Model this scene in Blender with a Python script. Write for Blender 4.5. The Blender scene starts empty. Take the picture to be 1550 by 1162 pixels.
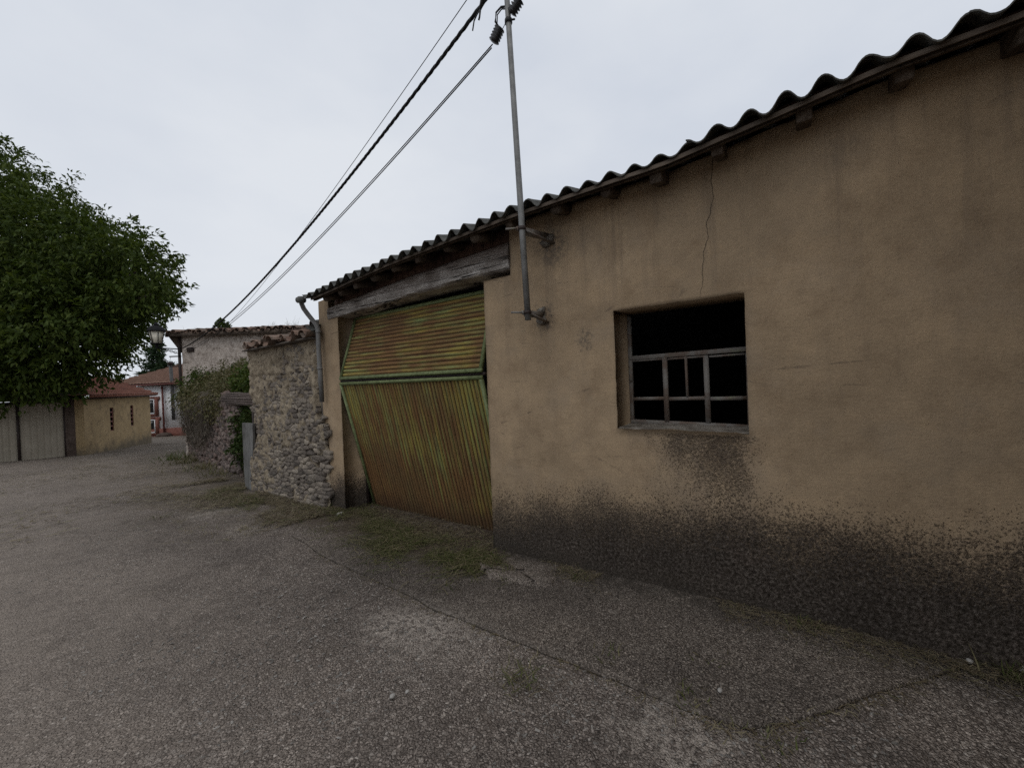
import bpy, math, random
import numpy as np
from mathutils import Vector, Matrix
random.seed(7); rng = np.random.default_rng(11)
R = math.radians
sc = bpy.context.scene
COL = sc.collection
ORG = {}

# ---------------------------------------------------------------- helpers
def tag(o, label=None, cat=None, group=None, kind=None):
    if label: o['label'] = label
    if cat: o['category'] = cat
    if group: o['group'] = group
    if kind: o['kind'] = kind
    return o

def thing(name, label, cat, loc=(0, 0, 0), group=None, kind=None):
    o = bpy.data.objects.new(name, None); COL.objects.link(o)
    o.location = loc; o.empty_display_size = .2
    ORG[o] = np.array(loc, float)
    return tag(o, label, cat, group, kind)

def fast_mesh(name, V, F, smooth=False):
    """V (n,3) array; F list of index lists or (m,k) array"""
    me = bpy.data.meshes.new(name)
    V = np.asarray(V, np.float32)
    me.vertices.add(len(V)); me.vertices.foreach_set('co', V.ravel())
    if isinstance(F, np.ndarray):
        k = F.shape[1]; n = len(F)
        me.loops.add(n * k); me.loops.foreach_set('vertex_index', F.astype(np.int32).ravel())
        me.polygons.add(n); me.polygons.foreach_set('loop_start', np.arange(0, n * k, k, dtype=np.int32))
    else:
        n = len(F); tot = [len(f) for f in F]
        me.loops.add(sum(tot)); me.loops.foreach_set('vertex_index', np.array([i for f in F for i in f], np.int32))
        st = np.concatenate([[0], np.cumsum(tot)[:-1]]).astype(np.int32) if n else np.zeros(0, np.int32)
        me.polygons.add(n); me.polygons.foreach_set('loop_start', st)
    if smooth: me.polygons.foreach_set('use_smooth', np.ones(n, bool))
    me.update(calc_edges=True); me.validate()
    return me

def link(name, me, mat, parent=None, org=None):
    o = bpy.data.objects.new(name, me); COL.objects.link(o)
    if mat: me.materials.append(mat)
    if parent is not None: o.parent = parent; ORG[o] = ORG[parent]
    else: ORG[o] = np.array(org if org is not None else (0, 0, 0), float); o.location = ORG[o]
    return o

class MB:
    def __init__(s): s.V = []; s.F = []; s.n = 0
    def add(s, V, F):
        V = np.asarray(V, float).reshape(-1, 3); b = s.n
        s.V.append(V); s.F += [[i + b for i in f] for f in (F.tolist() if isinstance(F, np.ndarray) else F)]; s.n += len(V)
    def box(s, x0, x1, y0, y1, z0, z1):
        s.hexa([(x0,y0,z0),(x1,y0,z0),(x1,y1,z0),(x0,y1,z0),(x0,y0,z1),(x1,y0,z1),(x1,y1,z1),(x0,y1,z1)])
    def hexa(s, c):
        s.add(c, [(0,3,2,1),(4,5,6,7),(0,1,5,4),(1,2,6,5),(2,3,7,6),(3,0,4,7)])
    def bar(s, a, b, w, h, up=(0, 0, 1)):
        a = np.array(a, float); b = np.array(b, float); d = b - a; d /= np.linalg.norm(d)
        u = np.cross(up, d)
        if np.linalg.norm(u) < 1e-5: u = np.cross((1, 0, 0), d)
        u /= np.linalg.norm(u); v = np.cross(d, u)
        c = []
        for p in (a, b):
            for i, j in ((-1,-1),(1,-1),(1,1),(-1,1)): c.append(p + u*i*w/2 + v*j*h/2)
        s.add(c, [(0,3,2,1),(4,5,6,7),(0,1,5,4),(1,2,6,5),(2,3,7,6),(3,0,4,7)])
    def tube(s, pts, rad, n=8, cap=True, jit=0):
        P = np.array(pts, float); m = len(P)
        rad = np.full(m, rad, float) if np.isscalar(rad) else np.array(rad, float)
        T = np.gradient(P, axis=0); T /= np.linalg.norm(T, axis=1)[:, None] + 1e-9
        ref = np.array([0, 0, 1.]) if abs(T[0][2]) < .9 else np.array([1., 0, 0])
        V = []
        for i in range(m):
            u = np.cross(T[i], ref); u /= np.linalg.norm(u) + 1e-9; v = np.cross(u, T[i])
            for k in range(n):
                a = 2*math.pi*k/n; r = rad[i]*(1 + jit*(random.random()-.5))
                V.append(P[i] + (u*math.cos(a) + v*math.sin(a))*r)
        F = [(i*n+k, i*n+(k+1) % n, (i+1)*n+(k+1) % n, (i+1)*n+k) for i in range(m-1) for k in range(n)]
        if cap: F += [tuple(range(n-1, -1, -1)), tuple((m-1)*n+k for k in range(n))]
        s.add(V, F)
    def lathe(s, c, prof, n=12):
        V = []; m = len(prof)
        for r, z in prof:
            for k in range(n):
                a = 2*math.pi*(k+.5)/n; V.append((c[0]+r*math.cos(a), c[1]+r*math.sin(a), c[2]+z))
        F = [(i*n+k, i*n+(k+1) % n, (i+1)*n+(k+1) % n, (i+1)*n+k) for i in range(m-1) for k in range(n)]
        F += [tuple(range(n-1, -1, -1)), tuple((m-1)*n+k for k in range(n))]
        s.add(V, F)
    def grid(s, P):           # P (a,b,3)
        a, b = P.shape[:2]; i = np.arange(a*b).reshape(a, b)
        F = np.stack([i[:-1,:-1], i[1:,:-1], i[1:,1:], i[:-1,1:]], -1).reshape(-1, 4)
        s.add(P.reshape(-1, 3), F)
    def build(s, name, mat, parent=None, org=None, smooth=False):
        o0 = ORG[parent] if parent is not None else np.array(org if org is not None else (0, 0, 0), float)
        V = np.concatenate(s.V) - o0
        return link(name, fast_mesh(name, V, s.F, smooth), mat, parent, org)

def bevel(o, w=.004, seg=1):
    m = o.modifiers.new('bevel', 'BEVEL'); m.width = w; m.segments = seg; m.limit_method = 'ANGLE'; return o

# value noise in numpy for shapes
_tab = rng.random((64, 64, 64)).astype(np.float32)
def vn(p, seed=0):
    p = np.asarray(p, float) + seed*17.31
    i = np.floor(p).astype(int); f = p - i; f = f*f*(3-2*f); i &= 63; j = (i+1) & 63
    x0,y0,z0 = i[...,0],i[...,1],i[...,2]; x1,y1,z1 = j[...,0],j[...,1],j[...,2]
    fx,fy,fz = f[...,0],f[...,1],f[...,2]
    def L(a,b,t): return a+(b-a)*t
    return L(L(L(_tab[x0,y0,z0],_tab[x1,y0,z0],fx),L(_tab[x0,y1,z0],_tab[x1,y1,z0],fx),fy),
             L(L(_tab[x0,y0,z1],_tab[x1,y0,z1],fx),L(_tab[x0,y1,z1],_tab[x1,y1,z1],fx),fy),fz)*2-1
def fbm(p, o=4, seed=0):
    p = np.asarray(p, float); s = 0; a = .5
    for k in range(o): s = s + a*vn(p*2**k, seed+k); a *= .5
    return s

# ---------------------------------------------------------------- materials
class Mt:
    def __init__(s, name, rough=.9, spec=.3, metal=0):
        s.m = bpy.data.materials.new(name); s.m.use_nodes = True
        s.nt = s.m.node_tree; s.N = s.nt.nodes; s.L = s.nt.links
        s.b = s.N['Principled BSDF']; s.out = s.N['Material Output']
        s.b.inputs['Roughness'].default_value = rough
        s.b.inputs['Specular IOR Level'].default_value = spec
        s.b.inputs['Metallic'].default_value = metal
        g = s.N.new('ShaderNodeNewGeometry'); s.geo = g; s.P = g.outputs['Position']
        s.isl = g.outputs['Random Per Island']
    def _in(s, sock, v):
        if isinstance(v, bpy.types.NodeSocket): s.L.new(v, sock)
        elif isinstance(v, (tuple, list)) and len(v) == 3 and sock.type == 'RGBA': sock.default_value = (*v, 1)
        else: sock.default_value = v
    def vec(s, scale=(1, 1, 1), loc=(0, 0, 0), rot=(0, 0, 0), src=None):
        n = s.N.new('ShaderNodeMapping'); s._in(n.inputs['Vector'], src or s.P)
        n.inputs['Scale'].default_value = scale; n.inputs['Location'].default_value = loc; n.inputs['Rotation'].default_value = rot
        return n.outputs[0]
    def noise(s, scale, detail=4, rough=.55, v=None, dist=0):
        n = s.N.new('ShaderNodeTexNoise'); s._in(n.inputs['Vector'], v or s.P)
        n.inputs['Scale'].default_value = scale; n.inputs['Detail'].default_value = detail
        n.inputs['Roughness'].default_value = rough; n.inputs['Distortion'].default_value = dist
        return n.outputs['Fac']
    def voro(s, scale, out='Distance', feat='F1', v=None, rand=1):
        n = s.N.new('ShaderNodeTexVoronoi'); n.feature = feat; s._in(n.inputs['Vector'], v or s.P)
        n.inputs['Scale'].default_value = scale; n.inputs['Randomness'].default_value = rand
        return n.outputs[out]
    def ramp(s, f, stops, interp='LINEAR'):
        n = s.N.new('ShaderNodeValToRGB'); s._in(n.inputs[0], f); cr = n.color_ramp; cr.interpolation = interp
        while len(cr.elements) < len(stops): cr.elements.new(.5)
        for e, (p, c) in zip(cr.elements, stops):
            e.position = p; e.color = (c, c, c, 1) if not isinstance(c, (tuple, list)) else (*c, 1)
        return n.outputs[0]
    def mix(s, f, a, b, mode='MIX'):
        n = s.N.new('ShaderNodeMix'); n.data_type = 'RGBA'; n.blend_type = mode
        s._in(n.inputs[0], f); s._in(n.inputs[6], a); s._in(n.inputs[7], b); return n.outputs[2]
    def math(s, op, a, b=0., c=None, clamp=False):
        n = s.N.new('ShaderNodeMath'); n.operation = op; n.use_clamp = clamp
        s._in(n.inputs[0], a); s._in(n.inputs[1], b)
        if c is not None: s._in(n.inputs[2], c)
        return n.outputs[0]
    def mr(s, v, a, b, c=0., d=1., smooth=True):
        n = s.N.new('ShaderNodeMapRange'); n.interpolation_type = 'SMOOTHSTEP' if smooth else 'LINEAR'
        s._in(n.inputs['Value'], v)
        for k, x in zip(('From Min','From Max','To Min','To Max'), (a, b, c, d)): s._in(n.inputs[k], x)
        return n.outputs[0]
    def xyz(s):
        n = s.N.new('ShaderNodeSeparateXYZ'); s.L.new(s.P, n.inputs[0]); return n.outputs
    def bump(s, h, dist=.01, strength=1, prev=None):
        n = s.N.new('ShaderNodeBump'); s._in(n.inputs['Height'], h); n.inputs['Distance'].default_value = dist
        n.inputs['Strength'].default_value = strength
        if prev is not None: s.L.new(prev, n.inputs['Normal'])
        return n.outputs[0]
    def done(s, col, normal=None, rough=None):
        s._in(s.b.inputs['Base Color'], col)
        if normal is not None: s.L.new(normal, s.b.inputs['Normal'])
        if rough is not None: s._in(s.b.inputs['Roughness'], rough)
        return s.m

def simple(name, a, b, scale=8, rough=.8, spec=.3, metal=0, bd=.003, bs=60, stretch=(1,1,1)):
    t = Mt(name, rough, spec, metal); v = t.vec(stretch)
    c = t.ramp(t.noise(scale, 5, .6, v), [(.3, a), (.7, b)])
    return t.done(c, t.bump(t.noise(bs, 3, .6, v), bd))

def m_plaster():
    t = Mt('barn_plaster', .95, .15); x, y, z = t.xyz()
    big = t.noise(.9, 5, .6); mid = t.noise(5, 6, .65); fine = t.noise(90, 3, .7)
    c = t.ramp(big, [(.3, (.275,.203,.13)), (.5, (.34,.25,.159)), (.72, (.39,.294,.194))])
    c = t.mix(.55, c, t.ramp(mid, [(.25, (.28,.26,.25)), (.5, (.5,.5,.5)), (.75, (.66,.65,.63))]), 'OVERLAY')
    c = t.mix(.25, c, t.ramp(fine, [(.3, .3), (.7, .7)]), 'OVERLAY')
    # trowel streaks, vertical run marks
    st = t.noise(6, 4, .6, t.vec((1, 2.2, .25)))
    c = t.mix(t.ramp(st, [(.55, 0.), (.8, .3)]), c, (.2,.15,.105))
    vst = t.math('MULTIPLY', t.mr(t.noise(3.2, 5, .7, t.vec((1, 2.6, .16), (2, 5, 1))), .48, .66), t.mr(z, 1.6, 2.9, .15, .8))
    c = t.mix(t.math('MULTIPLY', vst, .5), c, (.15,.115,.085))
    pt = t.mr(t.noise(.85, 5, .62, t.vec((1, 1, 1.5), (7, 2, 9))), .52, .56)
    c = t.mix(t.math('MULTIPLY', pt, .22), c, (.24,.19,.135))
    # grey weathering patches
    c = t.mix(t.ramp(t.noise(1.7, 6, .7), [(.52, 0.), (.72, .45)]), c, (.26,.205,.15))
    # ---- splash zone: dark, pebbly, with a scattered speckled upper edge
    lim = t.ramp(t.mr(y, -1., 2.6, 0, 1, False), [(0, .60), (.35, .59), (.5, .56), (.75, .44), (.93, .34), (1, .25)])
    d = t.math('SUBTRACT', lim, z)
    d = t.math('ADD', d, t.math('MULTIPLY', t.math('SUBTRACT', t.noise(2.6, 6, .7), .5), .5))
    sp = t.noise(95, 3, .65); sp2 = t.noise(52, 3, .65)
    hf = t.math('ADD', t.math('MULTIPLY', t.math('SUBTRACT', sp, .5), .95), t.math('MULTIPLY', t.math('SUBTRACT', sp2, .5), .4))
    soft = t.mr(t.math('ADD', d, t.math('MULTIPLY', t.math('SUBTRACT', t.noise(9, 5, .7), .5), .35)), -.28, .16)
    m1 = t.mr(t.math('ADD', d, hf), -.17, .24)
    # scattered dark specks higher up and streaks under the window sill
    yw = t.math('ADD', y, t.math('MULTIPLY', t.math('SUBTRACT', t.noise(3.5, 4, .65, t.vec((1,1,.8))), .5), .5))
    win = t.math('MULTIPLY', t.mr(yw, .1, .42), t.mr(yw, .6, 1.15, 1, 0))
    wz = t.math('MULTIPLY', t.mr(z, .45, 1.2, .25, 1.), t.mr(z, 1.17, 1.2, 1, 0))
    w = t.math('MULTIPLY', win, wz)
    w = t.math('MULTIPLY', w, t.mr(t.noise(2.6, 4, .6, t.vec((1, 1.2, .5))), .05, .6))
    m2 = t.mr(t.math('ADD', t.math('MULTIPLY', w, .42), t.math('MULTIPLY', hf, .9)), .16, .6)
    far = t.mr(t.math('ADD', t.math('ADD', d, t.math('MULTIPLY', t.noise(1.6, 3, .6), .9)), t.math('MULTIPLY', hf, 1.9)), .5, .62)
    pit = t.mr(t.voro(30), .0, .12, 1, 0); pitm = t.math('MULTIPLY', pit, t.mr(t.noise(2.2, 4, .65), .42, .6))
    pitm = t.math('MULTIPLY', pitm, t.mr(z, 1.9, .8, .25, .9))
    dark = t.ramp(t.noise(50, 3, .75), [(.36, (.004,.0035,.003)), (.46, (.036,.031,.027)), (.56, (.085,.074,.066)), (.7, (.2,.18,.16))])
    dark = t.mix(1, dark, t.ramp(t.noise(1.7, 5, .65), [(.3, (.55,.54,.54)), (.5, (.85,.82,.8)), (.7, (1.25,1.1,1.05))]), 'MULTIPLY')
    dark = t.mix(t.math('MULTIPLY', t.mr(t.voro(42), .0, .16, 1, 0), t.mr(t.noise(5), .42, .65, 0, .6)), dark, (.26,.235,.21))
    dark = t.mix(t.mr(t.math('ADD', z, t.math('MULTIPLY', t.noise(3), .2)), .12, .3, .65, 0), dark, (.03,.027,.023))
    grime = t.mix(t.noise(14, 5, .75), (.075,.06,.05), (.2,.16,.125))
    c = t.mix(t.math('MULTIPLY', soft, .62), c, grime)
    c = t.mix(t.math('MULTIPLY', far, .4), c, (.12,.09,.066))
    c = t.mix(t.math('MULTIPLY', pitm, .7), c, (.09,.07,.052))
    c = t.mix(t.math('MULTIPLY', t.math('MULTIPLY', win, wz), t.mr(t.noise(8, 5, .75), .3, .7, .1, .75)), c, grime)
    c = t.mix(t.math('MULTIPLY', m2, .72), c, dark)
    c = t.mix(t.math('MULTIPLY', m1, .88), c, dark)
    bare = t.math('MULTIPLY', t.mr(t.math('ADD', t.noise(3.1, 5, .7, t.vec((1, 1, 1.6), (4, 7, 2))), t.math('MULTIPLY', hf, .35)), .62, .74), t.mr(d, .02, .2))
    c = t.mix(t.math('MULTIPLY', bare, .6), c, (.17,.135,.105))
    cr = t.voro(1.6, 'Distance', 'DISTANCE_TO_EDGE', t.vec((1, .35, 1.5), src=t.P))
    crk = t.math('MULTIPLY', t.mr(t.math('ADD', cr, t.math('MULTIPLY', t.math('SUBTRACT', t.noise(7, 5, .7), .5), .12)), .0, .006, 1, 0), t.mr(t.noise(2.1, 3, .6), .5, .62))
    c = t.mix(t.math('MULTIPLY', crk, .55), c, (.12,.09,.065))
    # soot under the eaves bracket, knocked patch by the pole fixings
    for (py, pz, r0) in ((1.76, 2.13, .16), (1.66, 2.72, .2), (1.39, 1.9, .09)):
        n = t.N.new('ShaderNodeVectorMath'); n.operation = 'DISTANCE'
        t.L.new(t.vec((0, 1, .8)), n.inputs[0]); n.inputs[1].default_value = (0, py, pz*.8)
        q = t.mr(t.math('ADD', n.outputs['Value'], t.math('MULTIPLY', t.math('SUBTRACT', t.noise(16, 4, .7), .5), .25)), r0*.25, r0, .75, 0)
        c = t.mix(t.math('MULTIPLY', q, t.mr(t.noise(28, 3, .7), .35, .62)), c, (.1,.085,.07))
    h = t.math('ADD', t.math('MULTIPLY', fine, .35), t.math('MULTIPLY', mid, .8))
    tw = t.noise(5.5, 4, .6, t.vec((1, .45, 1.8), (1, 2, 3), (.25, 0, 0)))
    n1 = t.bump(t.math('ADD', h, t.math('MULTIPLY', tw, .7)), .007)
    n2 = t.bump(t.math('MULTIPLY', t.math('ADD', t.noise(60, 4, .75), sp2), t.math('ADD', m1, m2, clamp=True)), .016, .9, n1)
    return t.done(c, n2)

def m_road(name, tone=1., apron=False):
    t = Mt(name, .92, .25); x, y, z = t.xyz()
    a = t.voro(62, 'Color'); n = t.N.new('ShaderNodeSeparateColor'); t.L.new(a, n.inputs[0]); r = n.outputs[0]
    warp = t.vec((1, 1, 1))
    base = t.ramp(r, [(0, (.105,.09,.08)), (.45, (.2,.176,.158)), (.8, (.3,.268,.243)), (.95, (.46,.43,.4)), (1, (.6,.57,.53))])
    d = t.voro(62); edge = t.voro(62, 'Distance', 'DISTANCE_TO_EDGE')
    base = t.mix(t.mr(t.math('ADD', edge, t.math('MULTIPLY', t.math('SUBTRACT', t.noise(45, 3, .7), .5), .25)), .0, .14, .93, 0), base, (.032,.027,.024))  # gaps between stones darkened in the colour: painted cavity shade plus dirt
    # smaller grit
    b2 = t.voro(150, 'Color'); n2 = t.N.new('ShaderNodeSeparateColor'); t.L.new(b2, n2.inputs[0])
    grit = t.ramp(n2.outputs[0], [(0, (.045,.038,.034)), (.3, (.12,.105,.095)), (.7, (.23,.205,.185)), (1, (.46,.42,.385))])
    base = t.mix(t.mr(t.noise(7, 4, .7), .38, .62, .25 if not apron else .6, .85), base, grit)
    # bigger pale stones here and there
    bs = t.voro(24, 'Color'); n3 = t.N.new('ShaderNodeSeparateColor'); t.L.new(bs, n3.inputs[0])
    big = t.math('MULTIPLY', t.math('GREATER_THAN', n3.outputs[1], .86), t.mr(t.voro(24), .22, .3, 1, 0))
    base = t.mix(t.math('MULTIPLY', big, .0 if apron else .8), base, (.4,.37,.34))
    # broad tonal patches: worn, dusty, damp
    base = t.mix(.75, base, t.ramp(t.noise(.55, 6, .68), [(.32, (.25,.245,.24)), (.5, (.5,.495,.485)), (.68, (.72,.71,.68))]), 'OVERLAY')
    base = t.mix(t.mr(t.noise(1.3, 6, .7), .55, .78, 0, .5), base, (.15,.125,.095))
    base = t.mix(t.mr(t.noise(19, 4, .8), .6, .72, 0, .6), base, (.05,.042,.037))
    sc_ = t.mr(t.math('ADD', t.noise(2.4, 6, .75), t.math('MULTIPLY', t.noise(30, 3, .7), .25)), .74, .86, 0, .75)
    base = t.mix(sc_, base, (.45,.42,.38))
    for (qx, qy, q0) in ((1.72, 1.95, .42), (1.62, 2.25, .28), (1.95, 6.7, .5), (1.75, .45, .3), (1.9, 5.3, .35)):
        vd = t.N.new('ShaderNodeVectorMath'); vd.operation = 'DISTANCE'; t.L.new(t.vec((1, .8, 0)), vd.inputs[0]); vd.inputs[1].default_value = (qx, qy*.8, 0)
        q = t.mr(t.math('ADD', vd.outputs['Value'], t.math('MULTIPLY', t.math('SUBTRACT', t.noise(9, 5, .75), .5), .7)), 0, q0, .75, 0)
        base = t.mix(t.math('MULTIPLY', q, t.mr(t.noise(34, 3, .7), .38, .58)), base, (.47,.435,.39))
    # fallen dry plant litter far up the lane and near the walls
    hay = t.math('MULTIPLY', t.mr(y, 4.5, 8.0), t.mr(x, 0.4, 2.6))
    hay = t.math('MULTIPLY', hay, t.mr(t.noise(2.2, 6, .75, t.vec((1.6, .8, 1))), .36, .58))
    base = t.mix(t.math('MULTIPLY', hay, .75), base, t.mix(t.noise(26, 3, .7), (.06,.048,.03), (.2,.165,.11)))
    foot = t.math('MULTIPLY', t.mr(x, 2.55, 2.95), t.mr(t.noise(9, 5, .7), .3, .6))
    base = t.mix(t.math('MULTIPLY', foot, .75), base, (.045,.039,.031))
    pale_lane = t.mr(t.math('ADD', x, t.math('MULTIPLY', t.math('SUBTRACT', t.noise(.5, 5, .65), .5), 2.2)), .1, 1.9, 1, 0)  # paler toward the open lane side and farther up the lane
    pale_lane = t.math('MULTIPLY', pale_lane, t.mr(y, .3, 4.2))
    pale_lane = t.math('MAXIMUM', pale_lane, t.math('MULTIPLY', t.mr(y, 6, 14), t.mr(t.noise(.8, 5, .7), .3, .6, .4, 1)))
    base = t.mix(t.math('MULTIPLY', pale_lane, t.mr(t.noise(3.5, 6, .75), .3, .7, .35, .75)), base, t.mix(t.noise(70, 3, .75), (.2,.175,.15), (.46,.41,.355)))
    soil = t.math('MULTIPLY', t.mr(x, 2.15, 2.6), t.math('MULTIPLY', t.mr(y, 2.0, 2.5), t.mr(y, 5.4, 5.0)))
    soil = t.math('MULTIPLY', soil, t.mr(t.noise(4.5, 6, .75), .3, .55))
    base = t.mix(t.math('MULTIPLY', soil, .85), base, t.mix(t.noise(40, 4, .75), (.035,.026,.018), (.13,.1,.072)))
    base = t.mix(1, base, (1.08, 1.02, .975), 'MULTIPLY')
    if tone != 1: base = t.mix(1, base, (tone, tone, tone*.98), 'MULTIPLY')
    h = t.math('ADD', t.mr(edge, 0, .3), t.math('MULTIPLY', t.noise(40, 4, .7), 1.3))
    h = t.math('ADD', h, t.math('MULTIPLY', t.noise(130, 3, .7), .8))
    return t.done(base, t.bump(h, .012, .9))

def m_door(name, horizontal, o0, pr):
    t = Mt(name, .75, .3)
    S = (1, .7, 9) if horizontal else (1, 13, .55)
    v = t.vec(S); x, y, z = t.xyz()
    green = t.mix(t.noise(5, 4, .6), (.15,.19,.06), (.25,.29,.11))
    olive = t.mix(t.noise(9, 4, .6, v), (.22,.175,.035), (.37,.28,.06))
    rust = t.ramp(t.noise(4, 5, .65, v), [(.25, (.085,.042,.018)), (.55, (.18,.093,.034)), (.8, (.27,.155,.055))])
    c = t.mix(t.mr(t.noise(2.6, 5, .65, v), .38, .6), green, olive)
    f = t.math('ADD', t.noise(2.1, 6, .68, v), t.math('MULTIPLY', t.noise(1.1, 4, .6), .6))
    if not horizontal:
        f = t.math('ADD', f, t.mr(z, .2, 1.5, .10, -.06, False))
        f = t.math('ADD', f, t.mr(y, 2.7, 4.6, -.05, .07, False))
    if horizontal: f = t.math('ADD', f, t.mr(t.noise(1.3, 3, .5), .35, .65, -.08, .06))
    c = t.mix(t.mr(f, .60, .90) if horizontal else t.mr(f, .66, .92), c, rust)
    c = t.mix(t.mr(t.noise(1.7, 5, .7), .45, .72, 0, .55), c, (.12,.088,.038))
    c = t.mix(t.math('MULTIPLY', t.mr(t.noise(70, 4, .8), .52, .66), .35), c, (.05,.032,.016))
    c = t.mix(t.mr(t.noise(55, 4, .75), .6, .75, 0, .65), c, (.1,.05,.02))
    q = t.math('FRACT', t.math('DIVIDE', t.math('SUBTRACT', o0, z) if horizontal else t.math('SUBTRACT', y, o0), pr))
    gr = t.math('MULTIPLY', t.mr(q, .58, .7), t.mr(q, .93, .99, 1, 0))
    c = t.mix(t.mr(t.noise(20, 4, .7, v), .64, .78, 0, .7), c, (.24,.31,.11))
    if not horizontal:
        c = t.mix(t.mr(t.math('ADD', z, t.math('MULTIPLY', t.noise(6), .25)), .0, .38, .75, 0), c, (.05,.028,.016))
    c = t.mix(t.math('MULTIPLY', gr, .6 if horizontal else .8), c, (.035,.018,.009))
    return t.done(c, t.bump(t.noise(120, 3, .7), .002))

def m_wood(name, a, b, cdark, stretch, sc_=6, bd=.012):
    t = Mt(name, .9, .2); v = t.vec(stretch)
    g = t.noise(sc_, 7, .7, v, .4)
    c = t.ramp(g, [(.25, cdark), (.45, a), (.75, b)])
    c = t.mix(t.mr(t.noise(2.3, 5, .6), .45, .7, 0, .7), c, cdark)
    c = t.mix(t.mr(t.noise(sc_*2.2, 4, .6, v), .62, .72, 0, .85), c, (.018,.015,.012))
    if 'beam' in name:
        x, y, z = t.xyz()
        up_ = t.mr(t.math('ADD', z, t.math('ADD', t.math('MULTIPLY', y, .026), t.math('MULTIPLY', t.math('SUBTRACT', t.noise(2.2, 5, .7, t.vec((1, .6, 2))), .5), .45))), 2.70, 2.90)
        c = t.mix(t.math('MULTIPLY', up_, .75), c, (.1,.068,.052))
        sp = t.mr(t.math('ABSOLUTE', t.math('SUBTRACT', t.noise(1.9, 5, .6, t.vec((1, .22, 6), (0, 3, 1))), .5)), .004, .026, 1, 0)
        c = t.mix(t.math('MULTIPLY', sp, t.mr(t.noise(1.6), .34, .5)), c, (.012,.01,.008))
        c = t.mix(t.mr(t.noise(9, 6, .75, t.vec((1, 1, .8))), .58, .72, 0, .6), c, (.6,.57,.53))
    return t.done(c, t.bump(t.math('ADD', g, t.math('MULTIPLY', t.noise(sc_*5, 4, .6, v), .5)), bd))

def m_stones(name, cols, darken=.0):
    t = Mt(name, .95, .15)
    c = t.ramp(t.isl, [(i/(len(cols)-1), k) for i, k in enumerate(cols)])
    c = t.mix(.7, c, t.ramp(t.noise(22, 6, .7), [(.3, (.25,.25,.25)), (.7, (.68,.67,.66))]), 'OVERLAY')
    c = t.mix(t.mr(t.noise(2.3, 5, .65), .55, .75, 0, .55), c, (.08,.075,.07))
    c = t.mix(t.mr(t.noise(55, 3, .7), .64, .74, 0, .7), c, (.4,.38,.34))
    return t.done(c, t.bump(t.noise(45, 5, .75), .014))

def m_mortar(name, a, b):
    t = Mt(name, .97, .1)
    c = t.ramp(t.noise(8, 7, .75), [(.32, (a[0]*.3, a[1]*.28, a[2]*.27)), (.47, a), (.7, b)])
    c = t.mix(t.mr(t.noise(40, 4, .75), .58, .72, 0, .6), c, (a[0]*.35, a[1]*.33, a[2]*.3))
    return t.done(c, t.bump(t.noise(38, 5, .75), .016))

def m_leaf(name, cols, trans=.35):
    t = Mt(name, .65, .15)
    c = t.ramp(t.isl, [(i/(len(cols)-1), k) for i, k in enumerate(cols)])
    tr = t.N.new('ShaderNodeBsdfTranslucent'); t.L.new(t.mix(1, c, (1.1, 1.15, .6), 'MULTIPLY'), tr.inputs[0])
    ms = t.N.new('ShaderNodeMixShader'); ms.inputs[0].default_value = trans
    t._in(t.b.inputs['Base Color'], c); t.L.new(t.b.outputs[0], ms.inputs[1]); t.L.new(tr.outputs[0], ms.inputs[2])
    t.L.new(ms.outputs[0], t.out.inputs[0]); return t.m

def m_tiles(name, cols, moss=.5):
    t = Mt(name, .93, .15)
    c = t.ramp(t.isl, [(i/(len(cols)-1), k) for i, k in enumerate(cols)])
    c = t.mix(.6, c, t.ramp(t.noise(14, 5, .7), [(.3, .3), (.7, .66)]), 'OVERLAY')
    c = t.mix(t.mr(t.noise(9, 5, .7), .5, .68, 0, moss), c, (.075,.072,.055))
    c = t.mix(t.mr(t.noise(30, 3, .7), .62, .72, 0, moss), c, (.27,.26,.23))
    return t.done(c, t.bump(t.noise(50, 4, .7), .006))

def m_fibro():
    t = Mt('lichened_fibre_cement', .95, .15)
    c = t.ramp(t.noise(6, 6, .7), [(.3, (.05,.05,.046)), (.55, (.1,.1,.092)), (.8, (.17,.165,.15))])
    c = t.mix(t.mr(t.noise(26, 4, .7), .55, .7, 0, .8), c, (.03,.032,.025))
    return t.done(c, t.bump(t.noise(60, 4, .75), .006))

def m_metal_window():
    t = Mt('rusty_window_iron', .75, .3)
    c = t.mix(t.mr(t.noise(5, 5, .7), .42, .6), (.17,.158,.142), (.12,.088,.068))
    c = t.mix(t.mr(t.noise(7, 4, .7, t.vec(loc=(3,1,2))), .6, .7, 0, .6), c, (.2,.215,.14))
    return t.done(c, t.bump(t.noise(90, 3, .7), .002))

def m_yellow():
    t = Mt('ochre_render', .95, .15); x, y, z = t.xyz()
    c = t.ramp(t.noise(1.8, 6, .65), [(.3, (.27,.195,.105)), (.7, (.4,.295,.165))])
    c = t.mix(t.mr(t.noise(3.5, 6, .75), .5, .66, 0, .7), c, (.15,.11,.07))
    c = t.mix(t.mr(t.math('ADD', z, t.math('MULTIPLY', t.noise(2, 5, .7), 1.1)), -.15, .45, .8, 0), c, (.085,.075,.06))
    return t.done(c, t.bump(t.noise(30, 4, .7), .01))

def m_tilefield(name, a, b, ang, pitch):
    """pantile field for a distant roof: real waves are in the mesh, colour varies per tile"""
    t = Mt(name, .9, .2)
    c = t.ramp(t.noise(5, 5, .7), [(.3, a), (.7, b)])
    c = t.mix(t.mr(t.noise(1.3, 4, .6), .5, .75, 0, .5), c, (a[0]*.5, a[1]*.6, a[2]*.7))
    return t.done(c, t.bump(t.noise(30, 3, .6), .01))

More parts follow.
